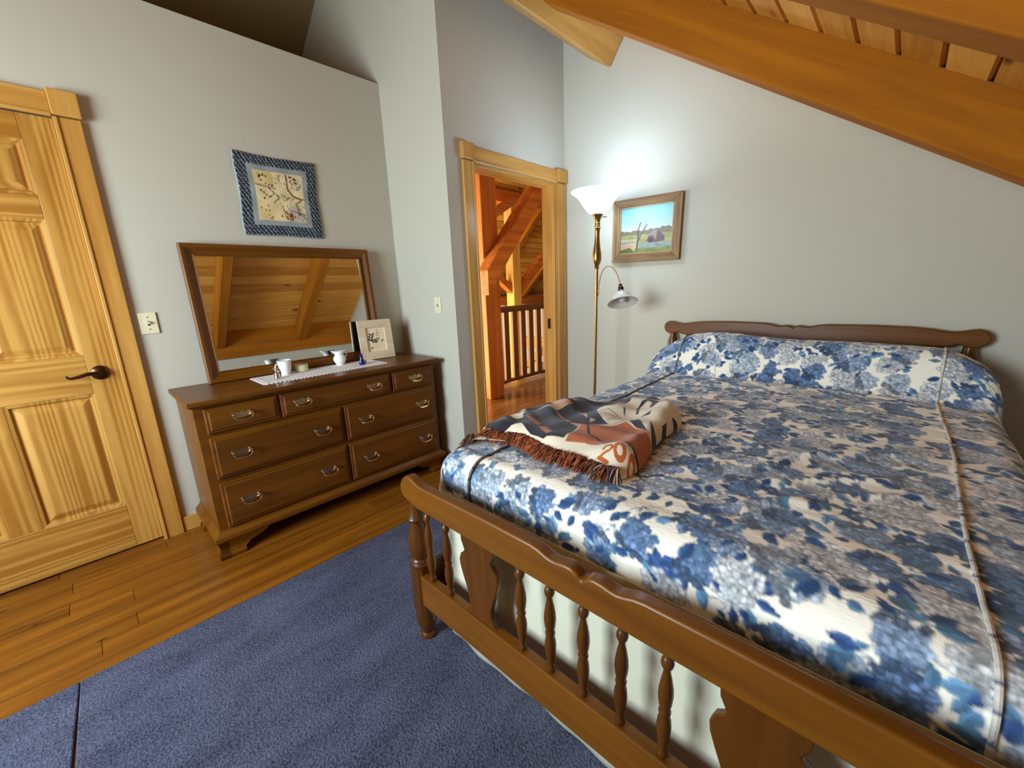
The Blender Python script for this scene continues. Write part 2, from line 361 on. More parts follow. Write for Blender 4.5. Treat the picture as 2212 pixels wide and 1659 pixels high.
# ---- six-panel door
dr = thing('door_1', 'closed six-panel pine door with a bronze lever handle', 'door', (-.34, YW+.004, .012), kind='structure')
D0 = (-.34, YW+.004, .012)
ST = [(-.775, -.669), (-.386, -.286), (-.003, .1035)]; RL = [(.012, .25), (.84, 1.025), (1.625, 1.722), (1.94, 2.042)]
yf, yb_ = YW+.004, YW+.039
for a, b2 in (ST[0], ST[2]): MB().box(a, b2, yf, yb_, .012, 2.042).build('stile', DOORP['z'], dr, off=D0, bevel=.002)
for z0, z1 in RL: MB().box(ST[0][1], ST[2][0], yf, yb_, z0, z1).build('rail', DOORP['x'], dr, off=D0, bevel=.002)
for (z0, z1) in ((.25, .84), (1.025, 1.625), (1.722, 1.94)):
    MB().box(*ST[1], yf, yb_, z0, z1).build('mullion', DOORP['z'], dr, off=D0, bevel=.002)
    for x0, x1 in ((-.669, -.386), (-.286, -.003)):
        m = MB(); prof = [(0, .0), (.012, .003), (.016, .012), (.022, .013), (.046, .004), (.05, .003)]
        loops = [[(x0+d, yf+e, z0+d), (x1-d, yf+e, z0+d), (x1-d, yf+e, z1-d), (x0+d, yf+e, z1-d)] for d, e in prof]
        vs = [v for l in loops for v in l]; fs = []
        for i in range(len(prof)-1):
            for k in range(4): fs.append((i*4+k, i*4+(k+1) % 4, i*4+4+(k+1) % 4, i*4+4+k))
        e = (len(prof)-1)*4; fs.append((e, e+1, e+2, e+3)); m.add(vs, fs)
        m.build('panel', DOORP['z'], dr, off=D0)
hx, hz = .036, .936
hd = MB().lathe([(.0, -.001), (.032, -.001), (.034, .004), (.028, .010), (.012, .014), (.011, .035), (.0, .036)], (hx, yf, hz), 24, (0, -1, 0), False)
hd.tube([(hx, yf-.036, hz), (hx-.02, yf-.045, hz+.004), (hx-.045, yf-.047, hz+.004), (hx-.075, yf-.045, hz-.004), (hx-.098, yf-.044, hz-.008), (hx-.108, yf-.044, hz-.004), (hx-.112, yf-.044, hz+.006)],
        .0085, 10, [1.1, 1.1, 1, .85, .7, .6, .45])
hd.build('lever_handle', BRONZE, dr, off=D0)
MB().box(.104, .1065, yf+.004, yf+.03, .905, .96).build('latch_plate', BRONZE, dr, off=D0)

# ------------------------------------------------------------------ rug
def rug_mat():
    m, nt, b = nodes('blue_pile'); L = nt.links
    tc = N(nt, 'ShaderNodeTexCoord')
    n1 = N(nt, 'ShaderNodeTexNoise', Scale=5.0, Detail=4.0, Roughness=.6); mp = N(nt, 'ShaderNodeMapping')
    mp.inputs['Rotation'].default_value = (0, 0, R(20)); mp.inputs['Scale'].default_value = (.7, 1.6, 1)
    L.new(tc.outputs['Object'], mp.inputs[0]); L.new(mp.outputs[0], n1.inputs['Vector'])
    n2 = N(nt, 'ShaderNodeTexNoise', Scale=150.0, Detail=3.0); L.new(tc.outputs['Object'], n2.inputs['Vector'])
    ad = N(nt, 'ShaderNodeMath', operation='MULTIPLY_ADD'); ad.inputs[1].default_value = .8; L.new(n2.outputs[0], ad.inputs[0]); n1m = N(nt, 'ShaderNodeMath', operation='MULTIPLY'); n1m.inputs[1].default_value = .45; L.new(n1.outputs[0], n1m.inputs[0]); L.new(n1m.outputs[0], ad.inputs[2])
    rp = ramp(nt, [(.42, lin(46, 49, 63)), (.84, lin(99, 101, 122))]); L.new(ad.outputs[0], rp.inputs[0]); L.new(rp.outputs[0], b.inputs['Base Color'])
    b.inputs['Roughness'].default_value = 1.0; b.inputs['Specular IOR Level'].default_value = .1
    bp = N(nt, 'ShaderNodeBump', Strength=.9, Distance=.006); L.new(n2.outputs[0], bp.inputs['Height']); L.new(bp.outputs[0], b.inputs['Normal'])
    return m
RUG = rug_mat()
def rug(name, label, c, t=.012):
    m = MB().prism(c, 'z', .0005, t); o = m.build(name, RUG, bevel=.004); tag(o, label, 'rug', 'blue rugs laid edge to edge'); return o
rug('rug', 'large plush blue rug running under the foot of the bed', [(-.226, 1.872), (-.244, 1.45), (-.256, .9), (-.27, -.55), (2.2, -.55), (2.2, 1.838)])
rug('rug', 'small greyish blue rug piece butted against the large rug by the pine door', [(-.2275, 1.873), (-1.5, 1.902), (-1.5, -.3), (-.282, -.3), (-.266, .9), (-.252, 1.45)], .0115)

# ------------------------------------------------------------------ bed
XF = .648
B0 = (1.75, .437, 0)
bed = thing('bed', 'brown maple bed frame with spindle footboard and scalloped headboard rail', 'bed', B0)
def mirror_outline(c, top, bot):
    l = [(c+u, z) for u, z in top[::-1]]+[(c-u, z) for u, z in top[1:]]
    return l+[(c-u, z) for u, z in bot]+[(c+u, z) for u, z in bot[::-1]]
ftop = [(0, .626), (.006, .631), (.014, .639), (.03, .645), (.05, .644), (.07, .640), (.085, .639), (.10, .642), (.12, .649), (.145, .653), (.3, .654), (.5, .651), (.58, .648), (.615, .649), (.64, .655), (.66, .663), (.678, .666), (.696, .662), (.715, .648), (.728, .630), (.733, .613)]
fbot = [(.731, .598), (.72, .583), (.70, .573), (.67, .569), (.655, .562), (.64, .560), (.0001, .558)]
def rail(out, x0, x1, name, mat, bev=.007):
    m = MB().prism(out, 'x', x0, x1, True); return m.build(name, mat, bed, off=B0, bevel=bev, seg=3)
rail(mirror_outline(.435, ftop, fbot), XF, XF+.036, 'footboard_top_rail', BEDW['y'])
YP = 1.128
MB().box(XF+.002, XF+.034, .87-YP+.028, YP-.028, .172, .292).build('footboard_bottom_rail', BEDW['y'], bed, off=B0, bevel=.004)
spin = [(.0065, .56), (.0075, .548), (.0095, .545), (.0125, .538), (.0135, .531), (.0115, .523), (.0075, .518), (.0075, .508), (.0105, .494), (.0145, .470), (.0155, .452), (.0135, .432), (.010, .418), (.0125, .413), (.0125, .408), (.010, .403), (.0135, .390), (.0150, .372), (.0135, .350), (.0095, .325), (.0075, .312), (.0115, .306), (.0115, .300), (.0080, .294), (.0080, .286)]
spm = None
for yc in (1.045, .948, .635, .537, .439, .341, .243, -.07, -.165):
    if spm is None: spm = MB().lathe(spin, (0, 0, 0), 16).build('footboard_spindle', BEDW['z'], bed); o = spm
    else: o = dup(spm, parent=bed)
    o.location = (XF+.018-B0[0], yc-B0[1], 0)
sph = [(.070, .562), (.068, .535), (.060, .518), (.056, .508), (.060, .499), (.074, .488), (.082, .466), (.080, .446), (.070, .415), (.057, .380), (.048, .350), (.047, .325), (.055, .302), (.072, .286)]
for yc in (.797, .077):
    MB().prism([(yc+w_, z) for w_, z in sph]+[(yc-w_, z) for w_, z in sph[::-1]], 'x', XF+.010, XF+.027, True).build('footboard_splat', BEDW['z'], bed, off=B0, bevel=.003)
post_up = [(.018, .58), (.020, .556), (.026, .53), (.031, .508), (.034, .502), (.032, .495), (.024, .488), (.023, .480), (.029, .455), (.037, .42), (.040, .395), (.036, .365), (.028, .347), (.034, .342), (.035, .336), (.030, .331), (.036, .325), (.036, .317), (.032, .310)]
post_dn = [(.030, .135), (.036, .128), (.036, .120), (.033, .113), (.038, .095), (.036, .075), (.026, .045), (.021, .034), (.024, .028), (.029, .022), (.029, .014), (.025, .0125)]
for yc in (YP, .87-YP):
    m = MB().lathe(post_up, (XF+.030, yc, 0), 24)
    m.lathe(post_dn, (XF+.030, yc, 0), 24)
    oct_ = []
    h, c2 = .034, .012
    for sx, sy in ((h-c2, h), (-(h-c2), h), (-h, h-c2), (-h, -(h-c2)), (-(h-c2), -h), (h-c2, -h), (h, -(h-c2)), (h, h-c2)): oct_.append((XF+.030+sx, yc+sy))
    m.prism(oct_, 'z', .132, .314)
    m.build('footboard_post', BEDW['z'], bed, off=B0)
XH = 2.845
htop = [(0, .967), (.008, .974), (.02, .980), (.035, .981), (.055, .977), (.075, .976), (.095, .981), (.12, .987), (.16, .991), (.35, .994), (.5, .990), (.57, .983), (.61, .975), (.645, .972), (.675, .977), (.70, .984), (.725, .987), (.745, .980), (.76, .964), (.765, .945)]
hbot = [(.763, .93), (.752, .913), (.735, .902), (.715, .897), (.695, .899), (.675, .908), (.665, .911), (.655, .909), (.64, .900), (.62, .896), (.0001, .894)]
rail(mirror_outline(.443, htop, hbot), XH, XH+.04, 'headboard_top_rail', BEDW['y'], .008)
MB().box(XH+.004, XH+.036, -.23, 1.12, .42, .56).build('headboard_bottom_rail', BEDW['y'], bed, off=B0, bevel=.004)
for yc in (1.147, -.261):
    MB().lathe([(.022, .90), (.024, .88), (.034, .85), (.036, .8), (.03, .72), (.034, .68), (.03, .66)], (XH+.02, yc, 0), 20).box(XH-.014, XH+.054, yc-.034, yc+.034, .13, .665).lathe(post_dn, (XH+.02, yc, 0), 20).build('headboard_post', BEDW['z'], bed, off=B0)
hs = None
for k in range(11):
    yc = 1.05-k*.121
    if hs is None: hs = MB().lathe([(.007, .90), (.007, .87), (.013, .84), (.015, .78), (.01, .72), (.014, .66), (.008, .58), (.008, .55)], (0, 0, 0), 12).build('headboard_spindle', BEDW['z'], bed); o = hs
    else: o = dup(hs, parent=bed)
    o.location = (XH+.02-B0[0], yc-B0[1], 0)
for yc in (YP, .87-YP):
    MB().box(XF+.06, XH-.01, yc-.012, yc+.012, .17, .30).build('side_rail', BEDW['x'], bed, off=B0, bevel=.004)

# mattress set (under the spread) and its skirt
mt = MB().box(.80, 2.80, -.27, 1.085, .30, .655).build('mattress', MATT, bevel=.05, seg=4)
tag(mt, 'thick white mattress lying in the maple bed under the floral spread', 'mattress')
def skirt():
    pts = []; 
    def seg(p, q, n): return [(p[0]+(q[0]-p[0])*i/n, p[1]+(q[1]-p[1])*i/n) for i in range(n)]
    x0, y0, y1, x1, r = .745, -.238, 1.088, 2.78, .03
    path = seg((x1, y1), (x0+r, y1), 70)+[(x0+r-r*math.sin(a*PI/2/6), y1-r+r*math.cos(a*PI/2/6)) for a in range(6)]+seg((x0, y1-r), (x0, y0+r), 80)+[(x0+r-r*math.cos(a*PI/2/6), y0+r-r*math.sin(a*PI/2/6)) for a in range(6)]+seg((x0+r, y0), (x1, y0), 70)
    nz = 14; vs = []; fs = []; n = len(path)
    for i, (px, py) in enumerate(path):
        p0, p1 = path[max(i-1, 0)], path[min(i+1, n-1)]
        tx, ty = p1[0]-p0[0], p1[1]-p0[1]; l = math.hypot(tx, ty); nx, ny = ty/l, -tx/l
        if nx*(px-1.7)+ny*(py-.43) < 0: nx, ny = -nx, -ny
        s = i/n*60
        for k in range(nz+1):
            t = k/nz; z = .60-t*(.60-.0125)
            w = (.004*math.sin(s*.9)+.003*math.sin(s*2.3+1))*t+.004*t
            vs.append((px+nx*w, py+ny*w, z))
    for i in range(n-1):
        for k in range(nz): fs.append((i*(nz+1)+k, (i+1)*(nz+1)+k, (i+1)*(nz+1)+k+1, i*(nz+1)+k+1))
    m = MB().add(vs, fs, True); o = m.build('bed_skirt', SKIRT)
    sd = o.modifiers.new('thick', 'SOLIDIFY'); sd.thickness = .002; sd.offset = -1
    return tag(o, 'plain cream cotton bed skirt hanging to the floor behind the footboard spindles', 'bed skirt')
skirt()

# ------------------------------------------------------------------ bedspread
def smooth(e0, e1, x):
    t = np.clip((x-e0)/(e1-e0), 0, 1); return t*t*(3-2*t)
def noise2(x, y, seed=0, octs=3):
    r = np.random.default_rng(seed); out = np.zeros_like(x); amp = 1
    for o in range(octs):
        for k in range(5):
            a = r.uniform(0, 2*PI); f = (2**o)*r.uniform(.7, 1.4); out += amp*np.sin(f*(x*math.cos(a)+y*math.sin(a))+r.uniform(0, 6.28))
        amp *= .5
    return out/5
def spread_top(X, Y):
    z = .694+.026*np.clip(1-((Y-.40)/.80)**2, 0, 1)
    return z
def pillow_gain(Y):
    g = .93+.10*np.exp(-((Y-.78)/.22)**2)-.02*np.exp(-((Y-.42)/.12)**2)+.01*np.exp(-((Y+.02)/.2)**2)
    return g
# profile along the bed: (x, extra height) with arc length
_pr = [(.86, 0)]
for k in range(1, 61): _pr.append((.86+(2.43-.86)*k/60, 0))
for k in range(1, 41):
    t = k/40; _pr.append((2.43+.17*t-.012*math.sin(PI*t), .215*(.5-.5*math.cos(PI*min(1, t*1.0)))))
for k in range(1, 31):
    t = k/30; _pr.append((2.60+.20*t, .215+.012*math.sin(PI*t)-.05*t*t))
_pr = np.array(_pr); _ds = np.r_[0, np.cumsum(np.hypot(np.diff(_pr[:, 0]), np.diff(_pr[:, 1])))]
BLEN = _ds[-1]
IY0, IY1, RC, DROP = -.275, 1.075, .085, .26     # inner flat width, corner radius, drop below the edge
def spread_surface(a, b):
    """fabric coordinates -> position. a across (world y of the flat part), b along from the foot edge of the flat part"""
    ex = np.where(b < 0, -b, 0.0); ey = np.where(a > IY1, a-IY1, np.where(a < IY0, a-IY0, 0.0))
    m = np.hypot(ex, ey)+1e-9
    bb_ = np.clip(b, 0, BLEN); X = np.interp(bb_, _ds, _pr[:, 0]); H = np.interp(bb_, _ds, _pr[:, 1])
    Y = np.clip(a, IY0, IY1)
    arc = PI*RC/2
    off = np.where(m < arc, RC*np.sin(np.minimum(m, arc)/RC), RC+.015*np.clip((m-arc)/.25, 0, 2))
    drp = np.where(m < arc, RC*(1-np.cos(np.minimum(m, arc)/RC)), RC+(m-arc))
    g = pillow_gain(np.clip(a, IY0-.05, IY1+.05))
    edge = 1-.45*smooth(IY1-.16, IY1+.12, a)-.45*smooth(-(IY0+.12), -(IY0-.14), -a)
    z = spread_top(X, Y)+H*g*edge-drp
    X = X-ex/m*off; Y = Y+ey/m*off
    # folds across the middle and soft wrinkles
    t = (m < .02)
    flat = smooth(.06, 0, m)
    def ridge(x0, y0, x1, y1, amp, wd, wob):
        dx, dy = x1-x0, y1-y0; L = math.hypot(dx, dy); u = ((X-x0)*dx+(Y-y0)*dy)/L/L; v = ((X-x0)*-dy+(Y-y0)*dx)/L
        v = v+wob*np.sin(u*9)
        env = smooth(0, .25, u)*smooth(1, .7, u); return amp*env*np.exp(-(v/wd)**2)
    fz = ridge(1.16, .36, 1.80, -.16, .015, .020, .014)+ridge(1.00, .40, 1.52, -.14, .010, .014, .010)+ridge(1.02, .24, 1.42, -.14, .010, .016, .008)
    fz += ridge(1.06, .50, 1.62, -.02, .009, .014, .012)+ridge(1.52, .42, 1.86, -.10, .006, .02, .01)+ridge(.96, .30, 1.20, .02, .007, .015, .01)+ridge(1.30, .52, 1.90, .10, .006, .016, .01)
    fz += .0026*noise2(X*16, Y*9, 5, 3)+.0024*noise2(X*70, Y*18, 9, 2)
    z = z+fz*flat
    wv = smooth(.08, .25, m)
    push = wv*(.006*np.sin(a*21+1)+.005*np.sin((b+a)*13))
    X = X-ex/m*push; Y = Y+ey/m*push
    return X, Y, z
def fabric_pattern(A0, A1, B0_, B1, px=.0024):
    """hydrangea and leaf print rasterised on the cloth (fabric coordinates)"""
    nx, ny = int((A1-A0)/px), int((B1-B0_)/px)
    cream = np.array(lin(250, 243, 226)[:3]); img = np.tile(cream, (ny, nx, 1)).astype(np.float32)
    r = np.random.default_rng(11)
    pal = [np.array(lin(*c)[:3]) for c in ((200, 206, 213), (178, 190, 205), (144, 164, 192), (108, 134, 172), (208, 210, 212))]
    dark = np.array(lin(50, 76, 122)[:3]); teal = np.array(lin(78, 112, 140)[:3]); deep = np.array(lin(44, 72, 112)[:3])
    def disc(cx, cy, rad, col, rim):
        i0, i1 = int((cx-rad-A0)/px), int((cx+rad-A0)/px)+2; j0, j1 = int((cy-rad-B0_)/px), int((cy+rad-B0_)/px)+2
        i0, j0 = max(i0, 0), max(j0, 0); i1, j1 = min(i1, nx), min(j1, ny)
        if i1 <= i0 or j1 <= j0: return
        xx = A0+(np.arange(i0, i1)+.5)*px-cx; yy = B0_+(np.arange(j0, j1)+.5)*px-cy
        d = np.hypot(xx[None, :], yy[:, None])/rad; msk = d < 1
        c = col[None, None]*(1-(d[..., None]**3)*rim)
        reg = img[j0:j1, i0:i1]; reg[msk] = c[msk]
    def leaf(cx, cy, L, wd, ang, col):
        rad = L; i0, i1 = max(int((cx-rad-A0)/px), 0), min(int((cx+rad-A0)/px)+2, nx); j0, j1 = max(int((cy-rad-B0_)/px), 0), min(int((cy+rad-B0_)/px)+2, ny)
        if i1 <= i0 or j1 <= j0: return
        xx = (A0+(np.arange(i0, i1)+.5)*px-cx)[None, :]; yy = (B0_+(np.arange(j0, j1)+.5)*px-cy)[:, None]
        u = (xx*math.cos(ang)+yy*math.sin(ang))/L; v = (-xx*math.sin(ang)+yy*math.cos(ang))/wd
        prof = np.where((u > 0) & (u < 1), np.sin(np.clip(u, 0, 1)**.8*PI), 0)
        msk = (np.abs(v) < prof) & (u > 0) & (u < 1)
        tone = np.where(v > .06, 1.5, np.where(v < -.06, .95, .6))
        c = col[None, None]*tone[..., None]; reg = img[j0:j1, i0:i1]; reg[msk] = c[msk]
    def stem(x0, y0, x1, y1, col):
        n = int(math.hypot(x1-x0, y1-y0)/px)+2
        for t in np.linspace(0, 1, n):
            i, j = int((x0+(x1-x0)*t-A0)/px), int((y0+(y1-y0)*t-B0_)/px)
            if 0 <= i < nx and 0 <= j < ny: img[j, i] = col
    # jittered hexagonal lay-out of flower heads
    st_ = .100; pts = []; row = 0; yy = B0_
    while yy < B1+.1:
        xx = A0+(st_/2 if row % 2 else 0)
        while xx < A1+.1:
            pts.append((xx+r.uniform(-.03, .03), yy+r.uniform(-.03, .03))); xx += st_
        yy += st_*.86; row += 1
    r.shuffle(pts)
    for cx, cy in pts:
        an0 = r.uniform(0, 2*PI) if r.random() < .5 else r.uniform(3.6, 5.8)
        for k in range(r.integers(4, 8)):
            an = an0+r.normal(0, .8); d = r.uniform(.034, .06); lx, ly = cx+d*math.cos(an), cy+d*math.sin(an)
            stem(cx, cy, lx, ly, teal)
            leaf(lx, ly, r.uniform(.026, .050), r.uniform(.008, .014), an+r.normal(0, .7), [dark, deep, teal, teal*1.6][r.integers(0, 4)])
    for cx, cy in pts:
        base = r.integers(0, 5); rx, ry = r.uniform(.034, .050), r.uniform(.040, .060); tilt = r.uniform(0, PI)
        if r.random() < .10: continue
        disc(cx, cy, rx*.8, pal[base]*.42, .1)
        fl = []
        for k in range(120):
            u, v = r.uniform(-1, 1), r.uniform(-1, 1)
            if u*u+v*v > 1+r.normal(0, .18): continue
            fl.append((u, v))
        fl.sort(key=lambda q: -q[1])
        for u, v in fl:
            wv_ = 1-.35*max(v, 0)
            x, y_ = u*rx*wv_, v*ry; X = cx+x*math.cos(tilt)-y_*math.sin(tilt); Y = cy+x*math.sin(tilt)+y_*math.cos(tilt)
            col = pal[base]*r.uniform(.8, 1.25)
            if v < -.5 and base not in (0, 4): col = col*.42
            if r.random() < .25: col = col*1.5
            disc(X, Y, r.uniform(.0062, .0088), np.clip(col*1.12, 0, 1), .85)
    for cx, cy in pts[::3]:
        an0 = r.uniform(0, 2*PI); bx, by = cx+.05*math.cos(an0), cy+.05*math.sin(an0)
        for k in range(r.integers(2, 5)):
            an = an0+(k-1.5)*.7+r.normal(0, .2); lx, ly = bx+.018*math.cos(an), by+.018*math.sin(an); stem(bx, by, lx, ly, teal)
            leaf(lx, ly, r.uniform(.030, .052), r.uniform(.009, .015), an, [dark, deep, teal, teal][r.integers(0, 4)])
    # small loose leaves in the gaps
    for k in range(int((A1-A0)*(B1-B0_)*45)):
        leaf(r.uniform(A0, A1), r.uniform(B0_, B1), r.uniform(.018, .04), r.uniform(.005, .010), r.uniform(0, 2*PI), [dark, deep, teal][r.integers(0, 3)])
    return img, nx, ny, px
def set_paint(me, cols):
    at = me.color_attributes.new('paint', 'FLOAT_COLOR', 'POINT')
    c = np.ones((len(cols), 4), np.float32); c[:, :3] = cols; at.data.foreach_set('color', c.ravel())
def grid_mesh(name, P, cols, mat, parent=None, smooth_=True):
    ny, nx = P.shape[:2]; me = bpy.data.meshes.new(name)
    v = P.reshape(-1, 3); idx = np.arange(ny*nx).reshape(ny, nx)
    f = np.stack([idx[:-1, :-1], idx[:-1, 1:], idx[1:, 1:], idx[1:, :-1]], -1).reshape(-1, 4)
    me.vertices.add(len(v)); me.vertices.foreach_set('co', v.astype(np.float32).ravel())
    me.loops.add(len(f)*4); me.loops.foreach_set('vertex_index', f.astype(np.int32).ravel())
    me.polygons.add(len(f)); me.polygons.foreach_set('loop_start', (np.arange(len(f))*4).astype(np.int32))
    me.polygons.foreach_set('use_smooth', np.full(len(f), smooth_)); me.update(); me.validate()
    if cols is not None: set_paint(me, cols.reshape(-1, 3))
    if mat: me.materials.append(mat)
    return link(name, me, parent)
SPREADM = painted('floral_cotton', 0.9, .5, 90.0, (2.2, .7, 1), sheen=.15, spec=.2)
def make_spread():
    arc = PI*RC/2; A0, A1 = IY0-arc-DROP+.02, IY1+arc+DROP-.02; B0_, B1 = -(arc+.10), BLEN
    img, nx, ny, px = fabric_pattern(A0, A1, B0_, B1)
    stp = .0034; na, nb = int((A1-A0)/stp), int((B1-B0_)/stp)
    a = np.linspace(A0+.002, A1-.002, na); b = np.linspace(B0_+.002, B1-.002, nb); A, B = np.meshgrid(a, b)
    X, Y, Z = spread_surface(A, B)
    k = np.clip(((A-A0)/px).astype(int), 1, nx-2); j = np.clip(((B-B0_)/px).astype(int), 1, ny-2)
    col = (img[j, k]*2+img[j, k+1]+img[j, k-1]+img[j+1, k]+img[j-1, k])/6
    C0 = (1.75, .4, .70)
    P = np.stack([X-C0[0], Y-C0[1], Z-C0[2]], -1)
    o = grid_mesh('bedspread', P, col, SPREADM); o.location = C0
    tag(o, 'blue and cream hydrangea print bedspread covering mattress and pillows', 'bedspread')
    # covered cords sewn along both sides
    cord = painted('cord_cotton', .9, .2, 600.0)
    for ac in (.955, -.170):
        bs = np.linspace(B0_+.005, B1-.01, 420); aa = np.full_like(bs, ac)+.006*np.sin(bs*5)
        Xc, Yc, Zc = spread_surface(aa, bs)
        pts = [(x-C0[0], y-C0[1], z-C0[2]+.0035) for x, y, z in zip(Xc, Yc, Zc)]
        pts = [(p[0]-(.004 if b < -.03 else 0), p[1], p[2]) for p, b in zip(pts, bs)]
        m = MB().tube(pts, .0046, 8); ob = m.build('cord', cord, o)
        c = np.tile(np.array(lin(214, 206, 194)[:3]), (len(ob.data.vertices), 1))
        sl = np.array([v.co.x+v.co.z for v in ob.data.vertices]); cell = np.floor(sl/.008).astype(int)
        tone = np.random.default_rng(2).uniform(.72, 1.05, 4000)[cell % 4000]; c = c*tone[:, None]
        dk = np.random.default_rng(6).random(4000)[cell % 4000] < .10; c[dk] = np.array(lin(92, 104, 128)[:3])
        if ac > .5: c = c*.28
        set_paint(ob.data, c)
    return o
make_spread()

# ------------------------------------------------------------------ throw blanket
def inpoly(px_, py_, poly):
    ins = np.zeros(px_.shape, bool); n = len(poly)
    for i in range(n):
        x0, y0 = poly[i]; x1, y1 = poly[(i+1) % n]
        c = ((y0 > py_) != (y1 > py_)) & (px_ < (x1-x0)*(py_-y0)/(y1-y0+1e-12)+x0); ins ^= c
    return ins
def near_line(px_, py_, pts, w):
    out = np.zeros(px_.shape, bool)
    for (x0, y0), (x1, y1) in zip(pts[:-1], pts[1:]):
        dx, dy = x1-x0, y1-y0; t = np.clip(((px_-x0)*dx+(py_-y0)*dy)/(dx*dx+dy*dy), 0, 1)
        out |= np.hypot(px_-x0-t*dx, py_-y0-t*dy) < w
    return out
BLK = [(1.000, 1.165), (1.010, 1.12), (.985, 1.045), (1.003, .97), (1.008, .92), (.983, .84), (.957, .76), (.963, .69), (.956, .62), (.943, .555), (.953, .512), (1.0, .495), (1.08, .500), (1.18, .520), (1.28, .540), (1.38, .542), (1.49, .550), (1.58, .585), (1.64, .645), (1.648, .72), (1.605, .79), (1.54, .85), (1.51, .93), (1.50, 1.02), (1.43, 1.09), (1.31, 1.14), (1.17, 1.155), (1.07, 1.165)]
def blanket_z(X, Y, BLK):
    # distance to the outline, folds and lumps
    d = np.full(X.shape, 9.0); n = len(BLK)
    for i in range(n):
        (x0, y0), (x1, y1) = BLK[i], BLK[(i+1) % n]; dx, dy = x1-x0, y1-y0
        t = np.clip(((X-x0)*dx+(Y-y0)*dy)/(dx*dx+dy*dy), 0, 1); d = np.minimum(d, np.hypot(X-x0-t*dx, Y-y0-t*dy))
    d = np.where(inpoly(X, Y, BLK), d, 0)
    base = .694+.026*np.clip(1-((Y-.40)/.80)**2, 0, 1)
    base = base-np.where(X < .86, ((.86-X)**2)/(2*RC), 0)-np.where(Y > IY1, ((Y-IY1)**2)/(2*RC), 0)
    front = smooth(1.06, .95, X)
    hgt = (.056-.026*front)*np.sqrt(np.clip(1-(1-np.clip(d/.05, 0, 1))**2, 0, 1))
    lum = .009*noise2(X*11+1, Y*9, 21, 2)+.005*noise2(X*26, Y*30, 31, 2)+.006*np.sin(Y*34+X*9)*smooth(.02, .10, d)
    lum += .0075*np.sin(30*(Y+.25*X)+2.2*np.sin(7*X))*smooth(.0, .05, d)+.004*np.sin(52*(X-.4*Y)+3*np.sin(9*Y))
    lum += .012*np.exp(-((X-1.0)/.06)**2-((Y-1.06)/.10)**2)+.012*np.exp(-((X-1.12)/.07)**2-((Y-.85)/.09)**2)+.014*np.exp(-((X-1.48)/.09)**2-((Y-.64)/.10)**2)+.010*np.exp(-((X-1.3)/.1)**2-((Y-1.02)/.08)**2)
    return base+.006+np.maximum(hgt+lum*smooth(0, .06, d), .0), d
